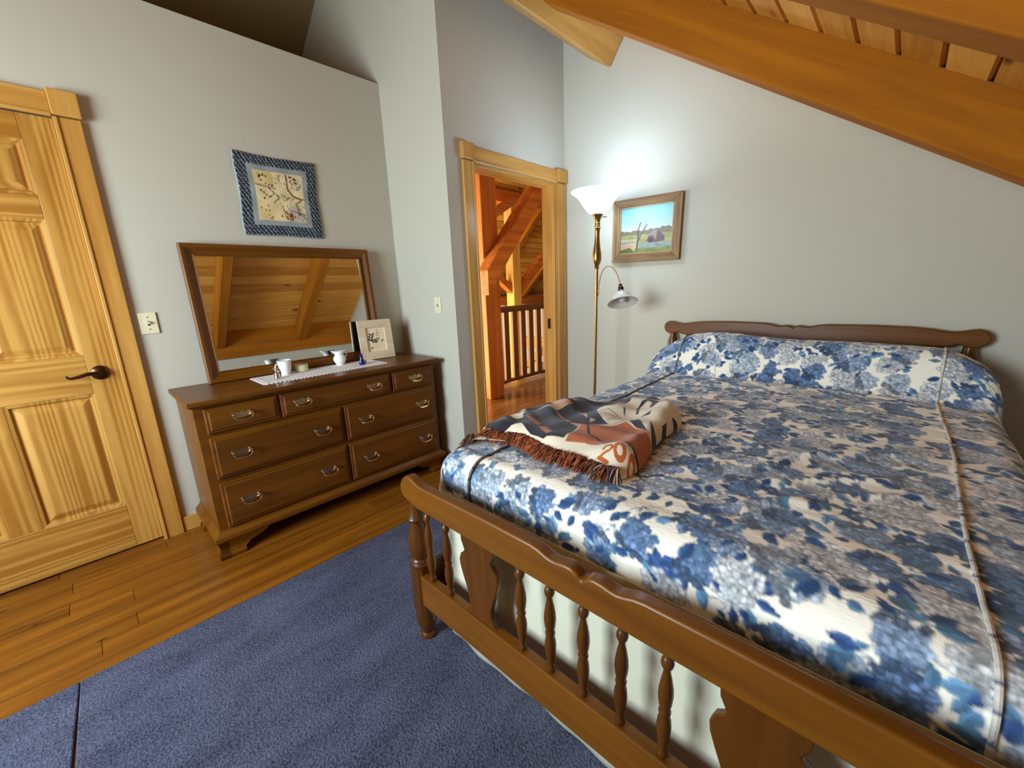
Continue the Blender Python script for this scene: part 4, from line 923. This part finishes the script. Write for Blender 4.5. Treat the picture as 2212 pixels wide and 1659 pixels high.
# ---- flat prints as painted grids
def painted_panel(name, w, h, nx, ny, fn, mat, parent, place):
    u = (np.arange(nx+1))/nx; v = (np.arange(ny+1))/ny; U_, V_ = np.meshgrid(u, v)
    col = fn(U_, V_); P = place(U_, V_)
    return grid_mesh(name, P, col, mat, parent)
PRINT = painted('print_paper', .75, .05, 300.0)
def photo_frame():
    c = (1.402, 2.614, .8096); t = thing('picture_frame', 'pale wood frame with a pressed plant print leaning on the mirror', 'picture frame', c)
    t.rotation_euler = (R(-7), 0, R(-7))
    w_, h_, f_ = .236, .268, .052
    PALE = wood('pale_ash', lin(206, 184, 152), lin(226, 206, 176), axis='x', rough=.6, ring=.3, vary=.03)
    for nm, pts in (('bottom', [(-w_/2, 0), (w_/2, 0), (w_/2-f_, f_), (-w_/2+f_, f_)]), ('top', [(-w_/2, h_), (-w_/2+f_, h_-f_), (w_/2-f_, h_-f_), (w_/2, h_)]), ('l', [(-w_/2, 0), (-w_/2+f_, f_), (-w_/2+f_, h_-f_), (-w_/2, h_)]), ('r', [(w_/2, 0), (w_/2, h_), (w_/2-f_, h_-f_), (w_/2-f_, f_)])):
        MB().prism(pts, 'y', -.014, .0).build('frame_rail', PALE, t, bevel=.0015)
    MB().box(-w_/2+.004, w_/2-.004, .0, .006, .004, h_-.004).build('backing', DARKP, t)
    def art(U_, V_):
        c0 = np.tile(np.array(lin(232, 214, 180)[:3]), U_.shape+(1,)); k = np.array(lin(34, 34, 28)[:3]); g = np.array(lin(150, 132, 96)[:3])
        asp = (h_-2*f_)/(w_-2*f_); V2 = V_*asp
        def lf(cx, cy, L, wd, an):
            u_ = ((U_-cx)*math.cos(an)+(V2-cy*asp)*math.sin(an))/L; v_ = (-(U_-cx)*math.sin(an)+(V2-cy*asp)*math.cos(an))/wd
            return (u_ > 0) & (u_ < 1) & (np.abs(v_) < np.sin(np.clip(u_, 0, 1)*PI))
        stems = [((.40, .15), (.28, .78)), ((.45, .15), (.62, .92)), ((.52, .12), (.86, .52))]
        for (a0, b0_), (a1, b1_) in stems: c0[near_line(U_, V2, [(a0, b0_*asp), (a1, b1_*asp)], .006)] = g
        for q, (x, y_) in enumerate([(.22, .46), (.26, .56), (.30, .66), (.34, .42), (.40, .36)]):
            for s in (-1, 1): c0[lf(x, y_, .20, .038, PI/2-s*.8)] = k
        for x, y_ in ((.50, .36), (.54, .44), (.60, .50)):
            for s in (-1, 1): c0[lf(x, y_, .13, .026, PI/2-s*.9)] = k
        for x, y_ in ((.55, .66), (.60, .74), (.60, .84), (.66, .62), (.68, .72)):
            for s in (-1, 1): c0[lf(x, y_, .08, .014, PI/2-s*.7)] = np.array(lin(80, 80, 66)[:3])
        for s in range(5): c0[lf(.84, .40, .10, .02, 1.0+s*.5)] = np.array(lin(120, 110, 76)[:3])
        c0[(np.abs(U_-.24) < .05) & (np.abs(V_-.16) < .04)] = np.array(lin(120, 100, 70)[:3])
        return c0
    painted_panel('print', 0, 0, 90, 110, art, PRINT, t, lambda U_, V_: np.stack([(-w_/2+f_-.002)+(w_-2*f_+.004)*U_, np.full(U_.shape, -.004), f_-.002+(h_-2*f_+.004)*V_], -1))
    MB().box(-.02, .02, .006, .009, .02, .16).build('easel_strut', DARKP, t)
photo_frame()

# ---- wall quilt
def wall_quilt():
    x0, x1, z0, z1 = .757, 1.192, 1.606, 2.046; c = ((x0+x1)/2, YW-.014, (z0+z1)/2)
    t = thing('wall_quilt', 'small square quilted wall hanging with a navy print border above the mirror', 'wall hanging', c)
    r = np.random.default_rng(4)
    def art(U_, V_):
        d = np.minimum(np.minimum(U_, 1-U_), np.minimum(V_, 1-V_))
        navy = np.array(lin(34, 42, 54)[:3]); col = np.tile(navy, U_.shape+(1,))
        x_, y_ = U_*26, V_*26; side = (np.minimum(U_, 1-U_) < np.minimum(V_, 1-V_))
        da = np.where(side, (np.sin(y_*PI*1.5) > .35) & (np.sin(x_*PI*1.3+y_*.8) > .3), (np.sin(x_*PI*1.2+y_*1.6) > .5) & (np.sin(y_*PI*1.6) > .1))
        col[da] = lin(84, 98, 114)[:3]; col[(np.sin(x_*5.1+y_*3.3) > .93)] = lin(196, 200, 200)[:3]
        m = d > .135; col[m] = lin(150, 156, 158)[:3]
        m = d > .195; col[m] = lin(226, 208, 160)[:3]
        I = lambda pts: [(p[0], p[1]) for p in pts]
        def ln(pts, w_, cc): k = near_line(U_, V_, pts, w_) & (d > .2); col[k] = lin(*cc)[:3]
        def pg(pts, cc): k = inpoly(U_, V_, pts) & (d > .195); col[k] = lin(*cc)[:3]
        pg([(.195, .195), (.45, .195), (.36, .42), (.195, .45)], (222, 200, 142)); pg([(.195, .62), (.42, .62), (.45, .81), (.195, .81)], (214, 190, 132))
        pg([(.56, .195), (.81, .195), (.81, .30), (.62, .42), (.57, .38)], (188, 180, 162)); pg([(.62, .60), (.81, .60), (.81, .81), (.55, .81)], (224, 206, 168))
        ln([(.2, .63), (.44, .60)], .010, (150, 128, 108)); ln([(.36, .60), (.48, .50), (.40, .42)], .007, (120, 92, 72)); ln([(.60, .80), (.60, .62), (.66, .53), (.76, .50)], .013, (136, 92, 66))
        ln([(.81, .52), (.68, .43), (.72, .32), (.81, .22)], .010, (146, 120, 100)); ln([(.50, .40), (.53, .24)], .007, (150, 112, 80)); ln([(.60, .34), (.80, .30)], .008, (130, 112, 94)); ln([(.46, .50), (.68, .50)], .006, (150, 122, 96)); ln([(.43, .82), (.47, .62), (.60, .57)], .006, (240, 228, 196))
        for (cx, cy, cc, n, sp) in ((.30, .73, (76, 72, 50), 12, .05), (.70, .70, (70, 66, 58), 26, .055), (.58, .27, (120, 60, 34), 16, .04), (.56, .26, (170, 40, 24), 6, .03), (.34, .50, (92, 62, 36), 9, .05), (.54, .46, (120, 110, 84), 14, .05), (.70, .25, (90, 78, 70), 5, .03), (.52, .72, (170, 140, 112), 16, .05), (.33, .28, (150, 124, 66), 8, .06), (.74, .38, (120, 110, 100), 10, .05)):
            for k in range(n):
                px_, py_ = cx+r.normal(0, sp), cy+r.normal(0, sp); q = (np.hypot(U_-px_, V_-py_) < r.uniform(.006, .014)) & (d > .2); col[q] = lin(*cc)[:3]
        col[d < .012] = lin(150, 158, 160)[:3]
        return col
    def place(U_, V_):
        wob = .004*np.sin(V_*9)*(U_-.5)+.003*np.sin(U_*8+1)*(V_-.5)
        d = np.minimum(np.minimum(U_, 1-U_), np.minimum(V_, 1-V_))
        X = x0+(x1-x0)*U_+wob*2; Z = z0+(z1-z0)*V_-.006*np.sin(PI*U_)*(V_ > .98)+wob
        Yp = YW-.004-.009*np.clip(d/.02, 0, 1)**.5-.002*np.sin(U_*22)*np.sin(V_*20)
        return np.stack([X-c[0], Yp-c[1], Z-c[2]], -1)
    QM = painted('quilt_cotton', .95, .4, 500.0)
    painted_panel('patchwork', 0, 0, 130, 130, art, QM, t, place)
    MB().box(x0+.004, x1-.004, YW-.006, YW-.0006, z0+.004, z1-.004).build('backing', plain('quilt_back', lin(176, 182, 184), .95), t, off=c)
wall_quilt()

# ---- light switches
def switch(name, label, c, nrm, w_, h_, n):
    t = thing(name, label, 'light switch', c)
    if nrm == 'x': t.rotation_euler = (0, 0, R(-90))
    MB().box(-w_/2, w_/2, -.006, 0, -h_/2, h_/2).build('plate', IVORY, t, bevel=.002)
    for k in range(n):
        x = (k-(n-1)/2)*.023 if n > 1 else 0
        MB().box(x-.005, x+.005, -.0068, -.0055, -.012, .012).build('slot', DARKP, t)
        MB().obox((x, -.010, .004), (1, 0, 0), (0, 1, .4), (0, -.4, 1), .0042, .008, .0045).build('toggle', IVORY, t)
    for s in (-1, 1):
        MB().lathe([(.003, 0), (.0026, .0012), (.0, .0014)], (0, -.006, s*.03), 10, (0, -1, 0), False).build('screw', BRASS, t)
switch('light_switch', 'ivory switch plate between the pine door and the dresser', (.2535, YW-.0005, 1.152), 'y', .070, .105, 1)
switch('light_switch', 'ivory switch plate on the return wall beside the open doorway', (XG-.0005, 2.293, 1.158), 'x', .070, .106, 1)

# ------------------------------------------------------------------ painting over the bed wall
def painting():
    y0, y1, z0, z1 = 1.142, 1.652, 1.404, 1.836; c = (XW-.002, (y0+y1)/2, (z0+z1)/2)
    t = thing('framed_painting', 'landscape painting of a barn and bare tree in a rustic wood frame behind the lamp', 'painting', c)
    w_, h_, f_ = y1-y0, z1-z0, .056
    t.rotation_euler = (R(1.0), 0, 0)
    RW = {a: wood('barn_wood_'+a, lin(106, 78, 50), lin(156, 124, 88), axis=a, rough=.75, ring=.5, vary=.05, knots=.4) for a in 'yz'}
    def rl(pts, a): MB().prism(pts, 'x', -.030, -.001).build('frame_rail', RW[a], t, bevel=.003)
    a, b2 = w_/2, h_/2
    rl([(-a, -b2), (a, -b2), (a-f_, -b2+f_), (-a+f_, -b2+f_)], 'y'); rl([(-a, b2), (-a+f_, b2-f_), (a-f_, b2-f_), (a, b2)], 'y')
    rl([(-a, -b2), (-a+f_, -b2+f_), (-a+f_, b2-f_), (-a, b2)], 'z'); rl([(a, -b2), (a, b2), (a-f_, b2-f_), (a-f_, -b2+f_)], 'z')
    for p in (((-a+f_, -b2+f_), (a-f_, -b2+f_+.006)), ((-a+f_, b2-f_-.006), (a-f_, b2-f_)), ((-a+f_, -b2+f_), (-a+f_+.006, b2-f_)), ((a-f_-.006, -b2+f_), (a-f_, b2-f_))):
        MB().box(-.024, -.012, p[0][0], p[1][0], p[0][1], p[1][1]).build('liner', plain('gilt_liner', lin(170, 142, 96), .5), t)
    r = np.random.default_rng(8)
    def art(U_, V_):      # U from left to right as seen, V up
        sky0, sky1 = np.array(lin(176, 198, 190)[:3]), np.array(lin(104, 176, 178)[:3]); hz = .46
        k = np.clip((V_-hz)/(1-hz), 0, 1)[..., None]; col = sky0*(1-k)+sky1*k
        col = col+(np.array(lin(206, 196, 170)[:3])-col)*np.exp(-((V_-hz)/.09)**2)[..., None]*.8
        tre = (V_ < hz+.035+.02*np.sin(U_*40)*np.sin(U_*17+1)+.03*smooth(.55, .8, U_)) & (V_ > .36); col[tre] = lin(118, 108, 86)[:3]
        g = V_ <= .40; n_ = noise2(U_*18, V_*40, 2, 3)[..., None]
        col[g] = (np.array(lin(150, 146, 96)[:3])*(1+.25*n_))[g]
        g = (V_ < .32) & (U_ < .35); col[g] = (np.array(lin(176, 164, 120)[:3])*(1+.15*n_))[g]
        col[inpoly(U_, V_, [(0, .27), (.30, .27), (.32, .24), (0, .22)])] = lin(132, 140, 140)[:3]
        col[inpoly(U_, V_, [(0, .20), (.30, .22), (.22, .10), (0, .08)])] = lin(190, 150, 128)[:3]
        col[inpoly(U_, V_, [(0, .08), (.2, .14), (.32, .02), (0, -.1)])] = lin(104, 104, 52)[:3]
        g = (V_ < .22) & (U_ > .33) & (V_ > .02+.1*np.abs(U_-.6)); col[g] = (np.array(lin(134, 146, 140)[:3])*(1+.3*noise2(U_*30, V_*70, 6, 2)[..., None]))[g]
        g = (V_ < .11) & (U_ > .30); col[g] = (np.array(lin(120, 124, 70)[:3])*(1+.3*n_))[g]
        col[inpoly(U_, V_, [(.52, .25), (.56, .36), (.62, .45), (.70, .49), (.78, .42), (.86, .32), (.85, .24), (.70, .22), (.6, .22)])] = lin(104, 84, 86)[:3]
        col[inpoly(U_, V_, [(.56, .36), (.62, .45), (.70, .49), (.72, .47), (.70, .26), (.64, .36)])] = lin(146, 128, 120)[:3]
        col[inpoly(U_, V_, [(.56, .22), (.63, .22), (.63, .30), (.57, .32)])] = lin(70, 58, 58)[:3]
        for pts, wd in (([(.34, .02), (.34, .22), (.37, .38), (.36, .52), (.40, .66)], .012), ([(.35, .22), (.42, .42), (.52, .60)], .011), ([(.35, .10), (.36, .3), (.34, .45)], .008), ([(.38, .40), (.28, .58)], .004), ([(.37, .46), (.31, .66)], .003), ([(.44, .46), (.50, .70)], .003)):
            col[near_line(U_, V_, pts, wd)] = lin(96, 84, 78)[:3]
        return np.clip(col, 0, 1)
    a1, b1 = a-f_, b2-f_
    painted_panel('canvas', 0, 0, 150, 120, art, painted('oil_paint', .35, .25, 120.0, spec=.4), t, lambda U_, V_: np.stack([np.full(U_.shape, -.013), a1-2*a1*U_, -b1+2*b1*V_], -1))
    MB().box(-.012, -.0015, -a1-.01, a1+.01, -b1-.01, b1+.01).build('backing', DARKP, t)
painting()

# ------------------------------------------------------------------ floor lamp
def floor_lamp():
    LS = .947; c = (2.516, 1.569, .0668); t = thing('floor_lamp', 'brass torchiere floor lamp with a lit frosted bowl and a small side shade', 'floor lamp', c)
    t.rotation_euler = (R(.5), 0, 0); t.scale = (LS, LS, LS); zb = -.0668/LS
    MB().lathe([(.0, .0005), (.14, .0005), (.142, .008), (.135, .018), (.10, .024), (.05, .032), (.022, .05), (.016, .075), (.012, .085)], (0, 0, zb+.0008), 36, close=False).build('base', BRASS, t)
    MB().lathe([(.0115, .0), (.0115, 1.17), (.0135, 1.172), (.0135, 1.182), (.0115, 1.184), (.0115, 1.375)], (0, 0, 0), 16).build('pole', BRASS, t)
    MB().lathe([(.0115, 1.362), (.017, 1.366), (.017, 1.374), (.013, 1.380), (.020, 1.392), (.029, 1.412), (.032, 1.436), (.030, 1.470), (.024, 1.510), (.019, 1.550), (.017, 1.590), (.018, 1.630), (.024, 1.642), (.018, 1.648), (.0195, 1.653), (.0195, 1.659), (.017, 1.662), (.0195, 1.667), (.0195, 1.673), (.017, 1.677)], (0, 0, 0), 24).build('vase_stem', BRASS, t)
    MB().lathe([(.017, 1.674), (.019, 1.690), (.028, 1.715), (.041, 1.733), (.0385, 1.733), (.026, 1.717), (.012, 1.695)], (0, 0, 0), 24).build('shade_cup', BRASS, t)
    MB().tube([(.028, -.02, 1.715), (.042, -.038, 1.716), (.049, -.046, 1.714)], .0032, 8).build('switch_knob', BRONZE, t)
    sm, nt, b = nodes('lit_frosted_glass'); L = nt.links; nt.nodes.remove(b); out = nt.nodes['Material Output']
    em = N(nt, 'ShaderNodeEmission', Strength=14.0); em.inputs[0].default_value = (.58, .78, 1, 1)
    tr = N(nt, 'ShaderNodeBsdfTransparent'); tr.inputs[0].default_value = (.9, .92, .95, 1); df = N(nt, 'ShaderNodeBsdfDiffuse'); df.inputs[0].default_value = (.85, .85, .85, 1)
    m1 = N(nt, 'ShaderNodeMixShader'); m1.inputs[0].default_value = .22; L.new(df.outputs[0], m1.inputs[1]); L.new(tr.outputs[0], m1.inputs[2])
    ad = N(nt, 'ShaderNodeAddShader'); L.new(m1.outputs[0], ad.inputs[0]); L.new(em.outputs[0], ad.inputs[1]); L.new(ad.outputs[0], out.inputs[0])
    pr = [(.038, 1.732), (.050, 1.738), (.064, 1.748), (.078, 1.762), (.092, 1.780), (.106, 1.800), (.122, 1.824), (.140, 1.846), (.160, 1.864), (.178, 1.875), (.184, 1.880), (.182, 1.884), (.176, 1.881), (.158, 1.869), (.138, 1.851), (.118, 1.826), (.100, 1.799), (.086, 1.779), (.072, 1.764), (.058, 1.752), (.040, 1.742)]
    MB().lathe(pr, (0, 0, 0), 48, close=False).build('bowl_shade', sm, t)
    MB().ball((0, 0, 1.775), .026, .026, .032).build('bulb', plain('bulb_white', (1, 1, 1, 1), .4), t)
    # side arm: gooseneck ending in the little shade; it leans out along the bed wall
    d = Vector((.18, -.98, 0)).normalized(); Z = Vector((0, 0, 1))
    P = lambda s, z: tuple(d*s+Z*z)
    arm = [P(.012, 1.178), P(.016, 1.22), P(.022, 1.275), P(.034, 1.325), P(.052, 1.358), P(.074, 1.376), P(.098, 1.378), P(.122, 1.364), P(.142, 1.338), P(.158, 1.305), P(.170, 1.272), P(.178, 1.250)]
    MB().tube(arm, .0042, 10).build('gooseneck', BRASS, t)
    MB().lathe([(.008, 1.168), (.0175, 1.170), (.0175, 1.196), (.008, 1.198)], (0, 0, 0), 16).build('arm_clamp', BRASS, t)
    ax = Vector((-.34, -.36, -1)).normalized(); o = Vector(P(.178, 1.252))
    MB().lathe([(.005, 0), (.012, .004), (.013, .010), (.008, .015), (.017, .022), (.021, .036), (.018, .046), (.024, .054), (.027, .062), (.020, .064)], tuple(o), 20, tuple(ax)).build('socket', BRONZE, t)
    fr = plain('frosted_glass', lin(232, 226, 214), .35)
    nt = fr.node_tree; b = nt.nodes['Principled BSDF']; b.inputs['Transmission Weight'].default_value = .3; b.inputs['Subsurface Weight'].default_value = 0
    pr = [(.022, .060), (.036, .064), (.050, .074), (.060, .090), (.069, .108), (.082, .124), (.100, .137), (.106, .141), (.104, .144), (.096, .139), (.078, .127), (.065, .110), (.056, .092), (.046, .077), (.032, .068), (.020, .064)]
    MB().lathe(pr, tuple(o), 36, tuple(ax), False).build('small_shade', fr, t)
    MB().ball(tuple(o+ax*.112), .024, .024, .026).build('small_bulb', plain('bulb_off', lin(220, 218, 210), .25), t)
    pl = bpy.data.lights.new('lamp_bulb_light', 'POINT'); pl.energy = 4.2; pl.shadow_soft_size = .035; pl.color = (.54, .75, 1.0)
    po = bpy.data.objects.new('lamp_bulb_light', pl); COL.objects.link(po); po.location = (c[0], c[1], c[2]+1.862*LS)
floor_lamp()

# ------------------------------------------------------------------ hall and great room beyond the doorway
def timber(name, label, box, mat, cat='post', grp=None):
    o = MB().box(*box).build(name, mat, bevel=.008); return tag(o, label, cat, grp)
def brace(name, label, p, q, yy0, yy1, wd, mat, plumb=False):
    p, q = Vector(p), Vector(q); d = (q-p); L = d.length; d.normalize(); n = Vector((-d.y, d.x))
    pts = [p+n*wd/2, p-n*wd/2, q-n*wd/2, q+n*wd/2]
    if plumb: h_ = Vector((0, wd/2/abs(d.x))); pts = [p+h_, p-h_, q-h_, q+h_]
    o = MB().prism([(a.x, a.y) for a in pts], 'y', yy0, yy1).build(name, mat, bevel=.008); return tag(o, label, 'timber brace')
timber('timber_post', 'thick squared pine post just beyond the open doorway', (3.10, 3.325, 3.30, 3.52, .0005, 4.2), TIMB['z'])
brace('timber_brace', 'broad knee brace rising from the post beside the doorway', (2.99, 1.307), (3.90, 2.345), 3.13, 3.295, .167, TIMB['x'], True)
YRL = 3.60
rl = thing('stair_railing', 'wooden gallery railing with square balusters beyond the doorway', 'railing', (4.4, YRL, 0))
RO = (4.4, YRL, 0)
RAILM = woodset('rail_oak', lin(100, 62, 34), lin(136, 90, 52), rough=.5, ring=.4, vary=.05)
MB().box(3.327, 6.2, YRL-.045, YRL+.045, .955, 1.025).build('top_rail', RAILM['x'], rl, off=RO, bevel=.004)
MB().box(3.327, 6.2, YRL-.03, YRL+.03, .055, .095).build('bottom_rail', RAILM['x'], rl, off=RO, bevel=.004)
bo = None
for k in range(16):
    x = 3.70+k*.158
    if bo is None: bo = MB().box(-.043, .043, -.019, .019, .094, .956).build('baluster', RAILM['z'], rl, bevel=.003); o = bo
    else: o = dup(bo, parent=rl)
    o.location = (x-RO[0], 0, 0)
for x in (3.45, 5.2): MB().box(x-.02, x+.02, YRL-.02, YRL+.02, .001, .056).build('rail_block', RAILM['z'], rl, off=RO)
timber('timber_post', 'slender sunlit post rising from the great room below the gallery', (5.40, 5.60, 5.02, 5.20, -2.599, 2.629), TIMBY['z'])
timber('tie_beam', 'horizontal tie beam high above the gallery railing', (3.4, 7.6, 5.03, 5.19, 2.63, 2.82), TIMB['x'], 'beam')
brace('timber_brace', 'long slanting brace leaning from the sunlit post toward the eaves', (5.602, 1.18), (6.28, 1.75), 5.05, 5.17, .15, TIMB['x'], True)
brace('timber_brace', 'short brace under the high tie beam left of the sunlit post', (4.55, 2.22), (5.36, 2.66), 4.86, 5.0, .12, TIMB['x'])
brace('timber_brace', 'low crossing brace between the posts of the great room', (4.5, 1.86), (5.398, 1.22), 5.05, 5.17, .12, TIMB['x'], True)
# steep board roof over the great room
GS = .95; groof = lambda y: 1.05+GS*(7.0-y); ga = math.atan(GS); gc, gs = math.cos(ga), math.sin(ga)
gr = MB().prism([(YR, groof(YR)+.03), (YE, groof(YE)+.03), (YE, groof(YE)+.2), (YR, groof(YR)+.2)], 'x', XG, XE).box(XG, XE, YR-.06, YR, 3.7, groof(YR)+.1).build('ceiling_great', BOARD)
struct(gr, 'steep pine board roof over the great room beyond the doorway', 'ceiling')
b1 = MB().prism([(-(u*gc-n_*gs), u*gs+n_*gc) for u, n_ in hexp], 'x', XG+.14, XE).build('board', BOARD, gr)
y = YE; k = 0
while y > 3.0:
    o = b1 if k == 0 else dup(b1, parent=gr)
    o.location = (0, y, groof(y)); y -= bw*gc; k += 1
for x in (4.2, 6.3, 7.6):
    MB().prism([(3.1, groof(3.1)-.24), (6.9, groof(6.9)-.24), (6.9, groof(6.9)), (3.1, groof(3.1))], 'x', x, x+.13).build('rafter', BEAM['y'], gr, bevel=.006)
# great-room outer walls with windows, lower floor and gable
yo = 7.0
gw = MB().box(2.0, 6.75, yo, yo+.12, -2.6, 1.05).box(7.3, XE, yo, yo+.12, -2.6, 1.05).box(6.75, 7.3, yo, yo+.12, .98, 1.05)
struct(gw.build('wall_great', W), 'pale outer wall of the great room with a tall window', 'wall')
struct(MB().box(XE, XE+.12, YL, YE, -2.6, 3.6).build('wall_gable', W), 'gable wall at the far end of the great room', 'wall')
hw = MB().box(7.0, 7.1, 4.2, 5.25, -2.6, .86).box(7.0, 7.1, 5.75, 6.6, -2.6, .86).box(7.0, 7.1, 5.25, 5.75, -.40, .86).box(7.0, 7.1, 5.25, 5.75, -2.6, -.85)
struct(hw.build('wall_loft', W), 'pale half wall across the great room behind the balusters', 'wall')
struct(MB().box(XG+.13, XE, 3.74, YE, -2.75, -2.6).build('floor_great', FLOOR), 'lower floor of the great room below the gallery', 'floor')
struct(MB().box(XG+.13, XE, 3.66, 3.74, -2.6, -.012).build('wall_stair', W), 'wall below the edge of the gallery floor', 'wall')
timber('wall_plate', 'heavy plate beam along the far eaves', (4.0, XE, yo-.18, yo-.001, .84, 1.04), TIMB['x'], 'beam')
timber('wall_girt', 'honey coloured girt across the half wall of the great room', (6.90, 6.999, 4.3, 6.6, -.06, .145), TIMBY['y'], 'beam')
o = MB().prism([(6.45, -.62), (6.45, -.80), (5.70, -.25), (5.70, -.07)], 'x', 6.92, 6.999).build('timber_brace', TIMBY['y'], bevel=.006)
tag(o, 'honey coloured brace under the girt of the half wall', 'timber brace')
dw = MB().box(5.62, 6.5, 5.86, 5.90, 1.95, 2.85).build('wall_dormer', TIMBY['x']); struct(dw, 'boarded dormer wall high in the great room, sunlight put into its pale boards', 'wall')
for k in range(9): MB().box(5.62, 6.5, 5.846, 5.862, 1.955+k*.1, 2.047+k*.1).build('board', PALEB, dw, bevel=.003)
wfm = MB()
for a in ((6.75, 6.80, -2.6, .98), (7.25, 7.30, -2.6, .98)): wfm.box(a[0], a[1], yo+.03, yo+.09, a[2], a[3])
wfm.box(6.75, 7.3, yo+.03, yo+.09, .93, .98)
struct(wfm.build('window_2', TIMBY['z']), 'tall pine framed window of the great room', 'window')
